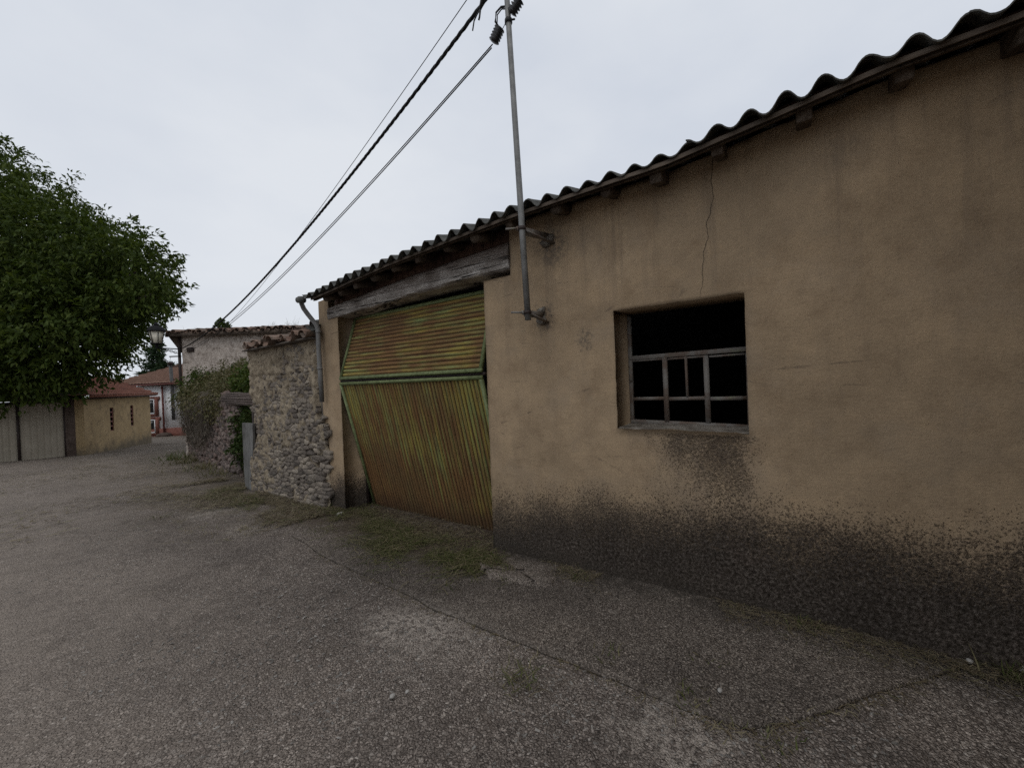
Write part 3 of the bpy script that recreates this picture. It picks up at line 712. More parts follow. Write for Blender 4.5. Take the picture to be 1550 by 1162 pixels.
# crack in the plaster
cp = [(3.01,.427),(2.86,.44),(2.75,.425),(2.66,.45),(2.6,.475),(2.5,.47),(2.38,.5),(2.28,.505),(2.13,.526)]
zz = np.linspace(3.02, 2.11, 70); yc = np.interp(-zz, [-c[0] for c in cp], [c[1] for c in cp]) + .012*fbm(np.stack([zz*22, 0*zz, 0*zz], -1), 3, 6)
wd = .0014*(1+.7*fbm(np.stack([zz*14, 0*zz, 0*zz+3], -1), 2, 8)) * np.clip((zz-2.08)*6, .3, 1)
def wx(y, z):
    p = np.array([WX, y, z]); return WX + .012*float(fbm(p*np.array([1,1.1,1.1]), 3, 21)) + .004*float(fbm(p*7, 3, 23))
m = MB(); xw = np.array([wx(a_, b_) for a_, b_ in zip(yc, zz)])
m.grid(np.stack([np.stack([xw-.0035, yc-wd, zz], -1), np.stack([xw-.0035, yc+wd, zz], -1)], 0)); m.build('wall_crack', M['crack'], barn)

# up-and-over door: two folded panels, ribs in the mesh
def panel(top_x, top_z, bot_x, bot_z, y0, y1, ribs_vertical, mat, nm, label, npr):
    A = np.array([top_x, 0, top_z]); B = np.array([bot_x, 0, bot_z]); dv = B - A; H = np.linalg.norm(dv); dv /= H
    nrm = np.cross(np.array([0, 1., 0]), dv); nrm *= np.sign(-nrm[0])    # outward (-x)
    fr = .035
    if ribs_vertical: span = (y1-y0)-2*fr
    else: span = H-2*fr
    pr = span/npr; s_ = []; h_ = []
    for i in range(npr):
        j_ = random.gauss(0, .0016)
        for f, d in ((0, 0), (.6, 0), (.72, -.016), (.9, -.016)): s_.append(i*pr + f*pr); h_.append(d + (j_ if d == 0 else 0))
    s_.append(span); h_.append(0); s_ = np.array(s_); h_ = np.array(h_)
    o_ = np.linspace(0, (H if ribs_vertical else y1-y0)-2*fr, 26)
    S, O = np.meshgrid(s_, o_, indexing='ij'); Hh = np.repeat(h_[:,None], len(o_), 1)
    yv, vv = (S, O) if ribs_vertical else (O, S)
    dent = .010*fbm(np.stack([yv*1.6, vv*1.6, 0*vv], -1), 3, 55 + npr)
    P = A + dv*(vv[...,None]+fr) + np.array([0, 1, 0])*(y0+fr+yv[...,None]) + nrm*(Hh+dent)[...,None]
    m = MB(); m.grid(P); o = m.build(nm, mat, barn); o['label'] = label
    m = MB()
    def Q(v, y, h): return A + dv*v + np.array([0, 1, 0])*y + nrm*h
    for (a_, b_) in (((.016, y0), (.016, y1)), ((H-.016, y0), (H-.016, y1))): m.bar(Q(*a_, .004), Q(*b_, .004), .035, .03, up=nrm)
    for y in (y0+.016, y1-.016): m.bar(Q(.033, y, .004), Q(H-.033, y, .004), .035, .03, up=(0,1,0))
    f_ = m.build('door_frame', M['green'], o)
    # dark back sheet so the panel is closed behind
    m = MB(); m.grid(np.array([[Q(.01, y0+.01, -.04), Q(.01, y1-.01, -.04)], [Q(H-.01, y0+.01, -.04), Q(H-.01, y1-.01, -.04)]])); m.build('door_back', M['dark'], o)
    return o
panel(3.17, 2.53, 2.91, 1.69, 2.455, 4.90, False, M['door_h'], 'upper_door_panel', 'upper door panel with horizontal grooves, green and rust', 16)
panel(2.91, 1.655, 3.36, -.11, 2.455, 4.90, True, M['door_v'], 'lower_door_panel', 'lower door panel with upright ribs streaked by rust', 46)
m = MB(); m.bar((2.945, 2.44, 1.672), (2.945, 4.91, 1.672), .04, .03); m.build('door_hinge', M['gatefr'], barn)
m = MB(); m.bar((3.38, 2.45, -.125), (3.38, 4.91, -.125), .05, .05); m.build('door_sill', M['rafter'], barn)
for q in ((3.0, 3.03, 2.425, 2.452, -.1, 2.5), (3.26, 3.285, 4.915, 4.96, -.12, 2.5)):
    m = MB(); m.box(*q); m.build('door_track', M['gatefr'], barn)

# window: iron grid, no glass; sill of rough mortar
m = MB(); FX = 3.235
def wb(ya, za, yb, zb, w_, d_=.035): m.bar((FX, ya, za), (FX, yb, zb), d_, w_, up=(0,0,1) if abs(za-zb) < .1 else (0,1,0))
wb(WY0+.004, 1.756, WY1-.004, 1.742, .034); wb(WY0+.004, 1.205, WY1-.004, 1.222, .034)
m.bar((FX, WY1-.016, 1.224), (FX, WY1-.016, 2.09), .03, .03, up=(0,1,0)); m.bar((FX, WY0+.016, 1.224), (FX, WY0+.016, 1.73), .03, .03, up=(0,1,0))
fr_ = m.build('window_frame', M['iron'], barn); bevel(fr_, .003)
for y, za, zb, w_ in ((.845, 1.225, 1.73, .034), (.551, 1.225, 1.73, .034), (.69, 1.42, 1.73, .016)):
    m = MB(); m.bar((FX-.003, y, za), (FX-.003, y+.004, zb), .03, w_, up=(0,1,0)); m.build('mullion', M['iron'], fr_)
for a_, b_ in ((WY0+.033, .533), (.569, .827), (.863, WY1-.033)):
    m = MB(); m.bar((FX, a_, 1.412), (FX, b_, 1.407), .028, .026); m.build('transom_bar', M['iron'], fr_)
    m = MB(); m.bar((FX-.004, a_, 1.722), (FX-.004, b_, 1.718), .012, .014); m.build('casement_rail', M['iron'], fr_)
m = MB(); m.box(FX-.03, FX-.016, WY1-.03, WY1-.012, 1.55, 1.62); m.build('hinge', M['iron'], fr_)
yy = np.linspace(WY0-.012, WY1+.012, 40); pr = []
for x, dz in ((2.962, -.03), (2.95, -.012), (2.958, .0), (3.0, .006), (3.1, .014), (3.21, .02)):
    q = np.stack([np.full(40, x), yy, np.full(40, 1.193+dz)], -1); q[:,2] += .016*fbm(q*np.array([8,14,1]), 4, 61); q[:,0] += .012*fbm(q*np.array([3,18,9]), 3, 63) if x < 2.95 else 0; pr.append(q)
m = MB(); m.grid(np.stack(pr, 0)[::-1]); m.build('window_sill', M['sill'], barn)
# downpipe at the left corner, short gutter stub
dp = [(2.70, 5.40, 2.80),(2.71,5.42,2.74),(2.74,5.43,2.68),(2.78,5.40,2.60),(2.82,5.36,2.52),(2.85,5.33,2.46),(2.86,5.31,2.40),(2.86,5.31,2.1),(2.865,5.305,1.8),(2.868,5.30,1.40)]
m = MB(); m.tube(dp, .031, 12); m.build('downpipe', M['pipe'], barn, smooth=True)
for z in (2.36, 1.86):
    m = MB(); m.tube([(2.862,5.307,z-.012),(2.862,5.307,z+.012)], .037, 12); m.build('pipe_collar', M['pipe'], barn)
m = MB(); m.tube([(2.70,5.40,2.77),(2.70,5.40,2.83)], [.033,.046], 12); m.build('pipe_hopper', M['pipe'], barn)
m = MB(); m.tube([(2.62,5.2,2.745),(2.67,5.42,2.785)], .042, 10, True, .1); m.build('gutter_end', M['fibro'], barn)

# ---------------------------------------------------------------- cable pole on the wall
pole = thing('cable_pole', 'grey steel cable pole clamped to the barn wall, rising above the roof', 'pole', (2.58, 1.69, 2.06))
def pp(z): return np.array([2.58 , 1.69 + (z-2.06)*.033, z])
m = MB(); m.tube([pp(2.06), pp(2.8), pp(4.0), pp(5.4)], [.0245,.0245,.022,.021], 14); m.build('tube', M['galv'], pole, smooth=True)
for zb, ye in ((2.12, 1.79), (2.775, 1.70)):
    m = MB(); p = pp(zb)
    m.bar(p+np.array([.03, .03, .0]), (2.96, ye, zb+.03), .05, .045); m.bar(p+np.array([.03, -.005, -.01]), (2.96, ye-.06, zb-.04), .03, .012)
    m.bar(p+np.array([-.03, .03, 0]), p+np.array([-.05, .12, .01]), .014, .014)
    m.bar(p+np.array([.02,.028,.0]), p+np.array([-.03,.028,0]), .012, .03)
    b_ = m.build('bracket', M['iron'], pole)
    m = MB(); m.tube([p+np.array([0,0,-.014]), p+np.array([0,0,.014])], .03, 14); m.build('clamp_ring', M['gatefr'], b_)
    m = MB(); 
    for q in range(5):
        c0 = np.array([2.925, ye+random.gauss(0,.02), zb-.01+random.gauss(0,.03)]); m.tube([c0, c0+np.array([.03,random.gauss(0,.01),-.03])], [.045,.03], 6, True, .5)
    m.build('mortar_lump', M['sill'], b_)
def insulator(a, b, label):
    a = np.array(a); b = np.array(b); d = b-a; n = 11; pts = []; rad = []
    for i in range(n): pts.append(a + d*i/(n-1)); rad.append(.045 if i % 2 else .026)
    rad[0] = rad[-1] = .018
    m = MB(); m.tube(pts, rad, 12); o = m.build('insulator', M['insul'], pole); return o
insulator((2.585,1.925,4.325), (2.60,1.865,4.42), ''); insulator((2.59,1.745,4.455), (2.60,1.665,4.53), '')
m = MB(); m.tube([pp(4.52), (2.575,1.83,4.545), (2.575,1.88,4.53), (2.58,1.895,4.47), (2.59,1.87,4.42)], .008, 6); m.tube([pp(4.5), (2.57,1.82,4.52), (2.57,1.865,4.5), (2.58,1.88,4.43)], .005, 5)
m.bar(pp(4.41), pp(4.41)+np.array([0,-.06,-.025]), .01, .01); m.tube([pp(4.40)+np.array([0,0,-.015]), pp(4.40)+np.array([0,0,.015])], .03, 10)
m.tube([pp(4.43), (2.59,1.85,4.37), (2.59,1.9,4.30)], .003, 4); m.build('jumper_wire', M['black'], pole)

def cable(pts, r, label, n=6, twist=0, sag=0, group='cables between pole and house'):
    a, b = np.array(pts[0], float), np.array(pts[1], float); m = MB(); N = 60
    t_ = np.linspace(0, 1, N)
    base = a + (b-a)*t_[:,None]; base[:,2] -= 4*sag*t_*(1-t_)
    if twist:
        NN = 260; t_ = np.linspace(0, 1, NN); base = a + (b-a)*t_[:,None]; base[:,2] -= 4*sag*t_*(1-t_)
        for k in range(3):
            ph = 2*np.pi*(k/3 + t_*twist); q = base.copy(); q[:,0] += r*.8*np.cos(ph); q[:,2] += r*.8*np.sin(ph); m.tube(q, r, 5)
    else: m.tube(base, r, n)
    o = m.build('cable', M['black'], org=tuple(a)); return tag(o, label, 'cable', group)
H2 = (4.02,15.44,2.99); H3 = (4.06,15.46,2.84)
cable(((2.60,2.0,4.93),(4.9,14.7,3.62)), .004, 'thin upper cable from the pole to the tiled house roof', sag=.18)
c2 = cable(((2.585,1.80,4.78), H2), .010, 'thick twisted cable sagging to the corner of the tiled house', twist=46, sag=.42)
cable(((2.583,1.945,4.29), H3), .0055, 'lower cable of the pair tied to the upright ribbed insulator', sag=.36)
cable(((2.585,1.935,4.315), (4.05,15.45,2.90)), .005, 'upper cable of the pair tied to the upright ribbed insulator', sag=.36)
cable(((2.60,1.65,4.575), (2.75,-1.6,6.9)), .006, 'lower cable running off right from the second insulator', sag=.02, group='cables leaving to the right')
cable(((2.60,1.66,4.59), (2.75,-1.6,7.0)), .005, 'upper cable running off right from the second insulator', sag=.0, group='cables leaving to the right')
cl = thing('cable_clamp', 'black wedge clamp gripping the thick cable left of the pole top', 'clamp', (2.6,2.05,4.75))
m = MB(); m.tube([(2.59,1.96,4.83),(2.60,2.02,4.75),(2.60,2.06,4.68)], [.02,.024,.012], 7); m.build('wedge', M['insul'], cl)
m = MB(); m.tube([(2.60,2.06,4.68),(2.60,2.10,4.65),(2.60,2.13,4.62),(2.60,2.15,4.55)], .006, 5); m.tube([(2.60,2.055,4.69),(2.60,2.07,4.62),(2.60,2.08,4.60)], .008, 5); m.build('bail', M['black'], cl)

# ---------------------------------------------------------------- rubble walls
def rubble(rowsfn, L, H, z0fn, place, mean=(.16, .075), prob=1., jit=.012, proud=.02, edge=None):
    """irregular rubble: stretched Voronoi cells, each an angular stone. place(s, h, out) -> world point"""
    m = MB(); sx, sz = mean; nx, nz = int(L/sx)+2, int(H/sz)+2
    pts = []
    for i in range(-1, nx+1):
        for j in range(-1, nz+1):
            if random.random() < .2: continue
            pts.append(((i+.5*(j % 2)+.5+.8*(random.random()-.5))*sx, (j+.5+.62*(random.random()-.5))*sz))
    P = np.array(pts); k = sx/sz
    for a in range(len(P)):
        p = P[a]
        if not (-.02 < p[0] < L and 0 < p[1] < H) or random.random() > prob: continue
        if rowsfn is not None and not rowsfn(p[0], p[1]): continue
        d = (P-p)*np.array([1, k]); dist = np.hypot(d[:,0], d[:,1]); order = np.argsort(dist)[1:15]
        poly = [np.array(q) for q in ((-.75*sx,-.85*sx),(.75*sx,-.85*sx),(.75*sx,.85*sx),(-.75*sx,.85*sx))]
        for b in order:
            n_ = d[b]/dist[b]; c_ = dist[b]/2 - .0035; out_ = []
            for q0, q1 in zip(poly, poly[1:]+poly[:1]):
                f0, f1 = q0@n_-c_, q1@n_-c_
                if f0 <= 0: out_.append(q0)
                if f0*f1 < 0: out_.append(q0+(q1-q0)*f0/(f0-f1))
            poly = out_
            if len(poly) < 3: break
        if len(poly) < 3: continue
        poly = [np.array([q[0]+.05*sz*random.gauss(0,1), q[1]/k+.05*sz*random.gauss(0,1)]) for q in poly]
        n = len(poly); c0 = sum(poly)/n; o_ = proud*(.1+1.2*random.random()); ta, tb = random.gauss(0,.12), random.gauss(0,.16)
        def at(q, f, dz): r_ = c0+(q-c0)*f; w_ = r_-c0; return place(p[0]+r_[0], p[1]+r_[1], dz + (ta*w_[0]+tb*w_[1] if dz > -.01 else 0))
        V = [at(q, 1., -.04) for q in poly] + [at(q, .98-.04*random.random(), o_-.004+.003*random.gauss(0,1)) for q in poly] + [at(q, .84+.08*random.random(), o_+.003*random.gauss(0,1)) for q in poly] + [at(c0, 1, o_+.004)]
        F = [(i, (i+1) % n, n+(i+1) % n, n+i) for i in range(n)] + [(n+i, n+(i+1) % n, 2*n+(i+1) % n, 2*n+i) for i in range(n)] + [(2*n+i, 2*n+(i+1) % n, 3*n) for i in range(n)]
        m.add(V, F)
    return m

shed = thing('stone_outbuilding', 'low rubble stone outbuilding with crumbling mortar adjoining the barn', 'outbuilding', (3.0, 6.5, -.1))
SY0, SY1 = 5.31, 7.66
def splace(s, h, o): 
    y = SY0 + s + (-.04 + .06*max(0, 1-h/.6)) * (s/ (SY1-SY0)); b = .03 + .065*max(0, .9-h) + .03*float(vn(np.array([s*1.7, h*1.7, 2.])))
    return (2.94 - b - o, y, -.2 + h)
def srows(s, h):
    y = SY0+s; 
    if y < 5.5 and h > 1.25 + .15*math.sin(s*20): return False
    return h < 2.44
m = rubble(srows, SY1-SY0+.05, 2.5, None, splace, (.13, .052), .95, proud=.014)
m.build('rubble_face', M['stone'], shed)
# mortar skin over the stones, bulging out in patches
ss = np.linspace(-.02, SY1-SY0+.04, 130); hs = np.linspace(0, 2.5, 135); P = np.zeros((130, 135, 3))
for i, s in enumerate(ss):
    for j, h in enumerate(hs):
        q = np.array([s*1.5, h*1.1, 7.]); f = float(fbm(q, 4, 71)); f2 = float(fbm(np.array([s*9, h*9, 1.]), 3, 75))
        f3 = float(fbm(np.array([s*22, h*26, 4.]), 2, 78)); o_ = .006 + .05*f + .05*f2 + .02*f3 + (.014 if h > 2.05 else 0) - (.02 if h < .9 and s < 1.3 else 0)
        P[i,j] = splace(s, h, o_)
        if P[i,j][1] < 5.49 and h > 1.3: P[i,j][0] = 2.965
m = MB(); m.grid(P[::-1]); m.build('mortar_skin', M['mortar'], shed, smooth=True)
m = MB(); m.box(2.95, 5.4, YC+.006, 5.6, -.6, 2.2); m.box(2.98, 5.4, SY1-.28, SY1-.02, -.6, 2.2); m.box(5.4, 5.7, YC+.006, SY1, -.6, 2.6); m.build('wall', M['stone'], shed)

def tiles(mb, org, ex, up, ncol, nrow, pitch=.19, length=.4, r=.085, jit=1., seedr=0):
    """canal tiles: org eave start, ex along the eave, up along the slope"""
    ex = np.array(ex, float); up = np.array(up, float); nn = np.cross(ex, up); nn *= np.sign(nn[2])
    for rr in range(nrow):
        for c in range(ncol):
            for kind in (0, 1):     # channel below, cover above
                if random.random() < .03: continue
                p = np.array(org) + ex*(pitch*(c + (.5 if kind else 0)) + .012*jit*random.gauss(0,1)) + up*(rr*length*.72 + .035*jit*random.gauss(0,1)) + nn*((.05 if kind else .015) + .009*jit*random.gauss(0,1) + rr*.004)
                tw = .07*jit*random.gauss(0,1); e2 = ex*math.cos(tw)+up*math.sin(tw); u2 = up*math.cos(tw)-ex*math.sin(tw)
                ra, rb = r*(1.05+.1*random.random()), r*.82; P = np.zeros((2, 2, 7, 3))
                for a_, (rad, L_) in enumerate(((ra, 0), (rb, length))):
                    for i in range(7):
                        th = math.pi*i/6; sgn = 1 if kind else -1
                        for w_ in range(2):
                            q = rad-(.014 if w_ else 0); P[w_,a_,i] = p + e2*(-math.cos(th)*q) + nn*(math.sin(th)*q*.8*sgn + (0 if kind else .05)) + u2*L_
                mb.grid(P[0]); mb.grid(P[1][::-1]); mb.grid(np.stack([P[0,0], P[1,0]], 0)[::-1])
m = MB(); tiles(m, (2.76, 5.47, 2.29), (0, 1, 0), (.97, 0, .12), 11, 7, jit=1.9); m.build('roof', M['tile'], shed)
m = MB(); m.bar((2.86,5.40,2.285),(2.86,7.6,2.265),.18,.02); m.build('eave_slate', M['stone'], shed)
m = MB(); tiles(m, (2.86, 5.45, 2.42), (0, 1, 0), (.97, .05, .25), 2, 2, jit=2.5); m.build('ridge_tile', M['fibro'], shed)

# old silver plank leaning on the end of the outbuilding
m = MB(); pl_ = []
for z, ya, yb in ((-.13,7.72,7.98),(.2,7.70,8.0),(.45,7.62,8.0),(.62,7.58,8.0),(.9,7.56,8.0),(1.03,7.55,7.99)): pl_.append([(2.86,ya,z),(2.86,yb,z),(2.90,yb,z),(2.90,ya,z),(2.86,ya,z)])
m.grid(np.array(pl_)[::-1]); m.add(np.array(pl_[-1][:4]), [(0,1,2,3)]); o = m.build('plank_post', M['plank']); bevel(o, .006)
tag(o, 'silver grey weathered plank standing at the end of the stone outbuilding', 'plank')

gw = thing('garden_wall', 'dry stone garden wall with slate lintel, overgrown by dead vines', 'wall', (3.6, 12, -.3))
GA = np.array([3.33, 9.55]); GB = np.array([3.98, 15.3]); gd = (GB-GA)/np.linalg.norm(GB-GA); gn = np.array([-gd[1], gd[0]]); GL = np.linalg.norm(GB-GA)
def gplace(s, h, o):
    p = GA + gd*s + gn*o + gn*.04*float(vn(np.array([s*1.2, h*1.2, 4.]))); return (p[0], p[1], gz1(*p) - .1 + h)
m = rubble(lambda s, h: h < 1.75 + .12*math.sin(s*2.1), GL, 1.9, None, gplace, (.16, .075), .97, proud=.035); m.build('rubble_face', M['stone2'], gw)
m = MB()
def gq(s, o, h): return gplace(s, h, o)
m.hexa([gq(0,-.004,0), gq(GL,-.004,0), gq(GL,-.4,0), gq(0,-.4,0), gq(0,-.004,1.8), gq(GL,-.004,1.8), gq(GL,-.4,1.8), gq(0,-.4,1.8)]); m.build('wall_core', M['mortar2'], gw)
m = rubble(None, .4, 1.75, None, lambda s, h, o: (GA[0]+.02+s+.0*h, GA[1]-.01-o, gz1(*GA)-.1+h), (.16,.07), 1, proud=.03); m.build('jamb_stones', M['stone2'], gw)
for i in range(9):
    z = 1.30 + .026*i; m = MB(); x0 = 3.2 + .04*random.random(); m.bar((x0+.1, 7.95+.1*random.random(), z), (x0+.16, 9.9+.3*random.random(), z+.02*random.random()+.03), .26, .022); m.build('slate', M['stone2'], gw)
gd_ = thing('plank_door', 'mossy brown plank door half buried in ivy between the two stone walls', 'door', (3.4, 8.8, -.2))
for i in range(7):
    y = 8.06 + i*.2; m = MB(); m.box(3.36+.008*random.random(), 3.39, y, y+.193, gz1(3.4, y)-.05, .55+.06*random.random()); m.build('board', M['mossplank'], gd_)
m = MB(); m.box(3.392, 3.43, 8.05, 9.45, .25, .33); m.build('ledge', M['mossplank'], gd_)
m = MB(); m.box(3.05, 3.1, 8.03, 8.07, -.2, 1.28); o = m.build('gate_post', M['gatefr']); tag(o, 'thin dark post in the gap beside the silver grey plank', 'post')

# ---------------------------------------------------------------- foliage tools
def leaves_mesh(C, D, L, W, droop=.3, fold=.2):
    """C centres (n,3), D axis directions (n,3): folded six-point leaves"""
    n = len(C); D = D/ (np.linalg.norm(D, axis=1)[:,None]+1e-9)
    up = rng.standard_normal((n,3)); up[:,2] += 1.2; S = np.cross(D, up); S /= np.linalg.norm(S, axis=1)[:,None]+1e-9; Nn = np.cross(S, D)
    L = (L*(.7+.6*rng.random(n)))[:,None]; W = (W*(.7+.6*rng.random(n)))[:,None]
    base = C; mid = C + D*L*.5 + Nn*L*.06; tip = C + D*L - Nn*L*droop*.5
    a = mid + S*W*.5 + Nn*W*fold; b = mid - S*W*.5 + Nn*W*fold
    V = np.stack([base, a, tip, b], 1)
    F = np.arange(n*4).reshape(n, 4)
    return V.reshape(-1,3), F
def sprays(lobes, ncl, nleaf, L, W, size, seed=0, inner=.55, droop=.5):
    vol = np.array([l[3]**2 for l in lobes]); k = rng.choice(len(lobes), ncl, p=vol/vol.sum())
    lb = np.array(lobes)[k]; d = rng.standard_normal((ncl,3)); d /= np.linalg.norm(d, axis=1)[:,None]
    r = lb[:,3]*(inner+(1.08-inner)*rng.random(ncl)**.6)*(1+.22*fbm(d*2.5+lb[:,:3], 3, seed))
    c = lb[:,:3] + d*r[:,None]
    ax_ = d + .6*rng.standard_normal((ncl,3)); ax_[:,2] -= droop*.6; ax_ /= np.linalg.norm(ax_, axis=1)[:,None]
    t_ = rng.random((ncl, nleaf)); C = c[:,None] + ax_[:,None]*(t_*size)[...,None] + rng.standard_normal((ncl,nleaf,3))*size*.16
    C[...,2] -= droop*size*.45*t_**2
    D = ax_[:,None] + rng.standard_normal((ncl,nleaf,3))*.75; D[...,2] -= droop
    return leaves_mesh(C.reshape(-1,3), D.reshape(-1,3), L, W)
def limb(m, a, b, r0, r1, bend=.15):
    a = np.array(a, float); b = np.array(b, float); t_ = np.linspace(0,1,7)[:,None]; L = np.linalg.norm(b-a)
    p = a + (b-a)*t_ + np.array([random.gauss(0,1), random.gauss(0,1), .8])*bend*L*(t_*(1-t_)); m.tube(p, np.linspace(r0, r1, 7), 8, True, .12)

# walnut tree behind the gate
LOB = [(.12,27.24,9.0,3.3),(1.18,22.34,7.2,2.6),(2.03,20.29,6.13,2.0),(3.0,18.9,5.8,1.6),(3.4,17.4,5.6,1.05),(3.6,16.8,4.8,.6),(2.65,18.4,4.2,1.15),(1.99,19.11,3.95,1.55),(1.02,20.81,4.25,1.8),(-.27,24.3,4.6,2.6),(1.46,19.84,2.75,.95),(2.3,19.0,2.8,.62),(.46,21.22,2.7,1.0),(2.8,18.2,3.75,.5),(.9,20.1,2.35,.7),(1.7,19.6,2.4,.6),(-.2,20.7,2.4,.9),(-1.2,21.6,2.6,1.2),(2.12,27.0,7.5,3.0),(3.4,23.98,5.8,2.0),(-3,27,6,3.5),(-2.2,23.5,4.6,2.2)]
tr = thing('walnut_tree', 'large dark green walnut tree spreading over the gate and the lane', 'tree', (.2, 24.5, -.7))
V, F = sprays(LOB, 8200, 17, .18, .072, .46, 3, .4, .6)
link('crown', fast_mesh('crown', V-ORG[tr], F), M['walnut'], tr)
m = MB(); limb(m, (.2,24.5,-.9), (.5,23.9,3.2), .36, .27, .05)
for l in LOB[:16]: limb(m, (.5+.1*random.gauss(0,1),23.9,2.6+.8*random.random()), l[:3], .13, .03, .18)
m.build('trunk', M['bark'], tr, smooth=True)

def bush(name, label, lobes, ncl, nleaf, L, W, size, mat, cat='shrub', group=None, stems=True, droop=.4):
    b = thing(name, label, cat, (lobes[0][0], lobes[0][1], gz1(lobes[0][0], lobes[0][1])), group)
    V, F = sprays(lobes, ncl, nleaf, L, W, size, 5, .35, droop); link('crown', fast_mesh('crown', V-ORG[b], F), mat, b)
    if stems:
        m = MB()
        for l in lobes: limb(m, ORG[b]+np.array([0,0,-.1]), l[:3], .05*l[3]+.01, .01, .1)
        m.build('stem', M['bark'], b)
    return b
def conifer(x, y, z0, h, r, label, group, lean=0):
    b = thing('conifer', label, 'tree', (x, y, z0), group); m = MB(); m.tube([(x,y,z0),(x,y,z0+h)], [.03*h,.02], 8); m.build('trunk', M['bark'], b)
    Cs = []; Ds = []; nw = int(h/.42)
    for i in range(nw):
        f = (i+.5)/nw; z = z0+h*(.12+.88*f); R_ = r*(1-f)**.75*(.65+.6*random.random())
        for k in range(7):
            a_ = random.random()*6.28; Rk = R_*(.6+.55*random.random()); nn = int(10+34*Rk)
            t_ = rng.random(nn); p = np.stack([x+np.cos(a_)*Rk*t_, y+np.sin(a_)*Rk*t_, z+.16*Rk*np.sin(t_*3)-.12*Rk*t_+.35*t_*t_*Rk*.5], -1) + .09*rng.standard_normal((nn,3))
            Cs.append(p); Ds.append(np.stack([np.full(nn, math.cos(a_)), np.full(nn, math.sin(a_)), np.full(nn,.3)], -1)+.6*rng.standard_normal((nn,3)))
    V, F = leaves_mesh(np.concatenate(Cs), np.concatenate(Ds), .42, .13, .1); link('crown', fast_mesh('crown', V-ORG[b], F), M['conifer'], b); return b
conifer(13.0, 59.0, -3.0, 10.6, 3.6, 'tall dark conifer rising behind the white house', 'far trees')
conifer(10.3, 62.0, -3.0, 6.6, 3.2, 'lower conifer left of the tall one behind the red roof', 'far trees')
bush('far_bush', 'rounded dark bush between the red roof and the conifers', [(9.2,60,0,2.2),(7.5,61,-.6,2.0),(11.8,58,-.5,2.0)], 420, 14, .4, .2, .7, M['walnut'], 'bush', 'far trees')
for i, (x, y, s) in enumerate([(-4,30,2.2),(-1,31.5,1.9),(2,33,1.8),(-7.5,29,2.4),(-12,29,2.6)]):
    bush('hedge_bush', ['bushy hedge plant behind the walnut trunk','dark hedge plant right of the walnut trunk','hedge plant nearest the red roofed shed','hedge plant left of the walnut tree','hedge plant at the far left beyond the gate'][i], [(x,y,.4,s),(x+1,y+.3,-.2,s*.8),(x-1.1,y-.2,.0,s*.8)], 330, 12, .2, .1, .5, M['walnut'], 'hedge', 'hedge behind the yard')

# ---------------------------------------------------------------- tiled stone house
HC = np.array([4.03, 15.58]); hr = np.array([.586, -.81]); hf = np.array([.81, .586])
def hp(s, d, z): p = HC + hr*s + hf*d; return (p[0], p[1], z)
house = thing('stone_house', 'old pink grey rendered house with sagging clay tile roof beyond the garden wall', 'house', (5.5, 14, -.4))
ss = np.linspace(0, 5.6, 90); zs = np.linspace(-.6, 3.375, 70); P = np.zeros((90,70,3))
for i, s in enumerate(ss):
    for j, z in enumerate(zs):
        P[i,j] = hp(s, .03*float(fbm(np.array([s*6, z*6, 1.]), 4, 81)) + .02*float(vn(np.array([s*.8,z*.8,3.]))), z)
m = MB(); m.grid(P[::-1]); m.build('facade', M['house'], house, smooth=True)
m = MB(); m.hexa([hp(0,.06,-.8),hp(0,4.5,-.8),hp(.01,4.5,-.8),hp(.3,.06,-.8),hp(0,.06,3.36),hp(0,4.5,3.86),hp(.01,4.5,3.86),hp(.3,.06,3.36)])
m.hexa([hp(5.3,.06,-.8),hp(5.6,.06,-.8),hp(5.6,4.5,-.8),hp(5.3,4.5,-.8),hp(5.3,.06,3.34),hp(5.6,.06,3.34),hp(5.6,4.5,3.84),hp(5.3,4.5,3.84)])
m.hexa([hp(0.02,4.5,-.8),hp(5.6,4.5,-.8),hp(5.6,4.8,-.8),hp(0.02,4.8,-.8),hp(0.02,4.5,3.86),hp(5.6,4.5,3.84),hp(5.6,4.8,3.84),hp(0.02,4.8,3.86)]); m.build('side_wall', M['house'], house)
m = MB(); e0 = hp(-.22, -.26, 3.41); tiles(m, e0, (hr[0],hr[1],-.004), np.array([hf[0],hf[1],.15])/1.01, 31, 5, .19, .42, .088, 1.5); m.build('roof', M['tile'], house)
m = MB(); m.hexa([hp(-.3,-.24,3.335),hp(5.7,-.24,3.31),hp(5.7,4.7,3.9),hp(-.3,4.7,3.9),hp(-.3,-.24,3.36),hp(5.7,-.24,3.335),hp(5.7,4.7,3.93),hp(-.3,4.7,3.93)]); m.build('eave_board', M['rafter'], house)
m = MB(); m.hexa([hp(-.3,-.245,3.33),hp(5.7,-.245,3.305),hp(5.7,-.2,3.305),hp(-.3,-.2,3.33),hp(-.3,-.245,3.43),hp(5.7,-.245,3.405),hp(5.7,-.2,3.405),hp(-.3,-.2,3.43)]); m.build('fascia', M['rafter'], house)
m = MB(); m.hexa([hp(-.34,-.2,3.33),hp(-.3,-.2,3.33),hp(-.3,4.7,3.9),hp(-.34,4.7,3.9),hp(-.34,-.2,3.45),hp(-.3,-.2,3.45),hp(-.3,4.7,4.1),hp(-.34,4.7,4.1)]); m.build('verge_board', M['rafter'], house)
m = MB()
m.hexa([hp(-.30,-.1,3.32),hp(-.02,-.02,2.85),hp(-.02,1.5,2.85),hp(-.30,1.5,3.32),hp(-.31,-.1,3.345),hp(-.01,-.02,3.355),hp(-.01,1.5,3.5),hp(-.31,1.5,3.5)]); m.build('eave_bracket', M['rafter'], house)
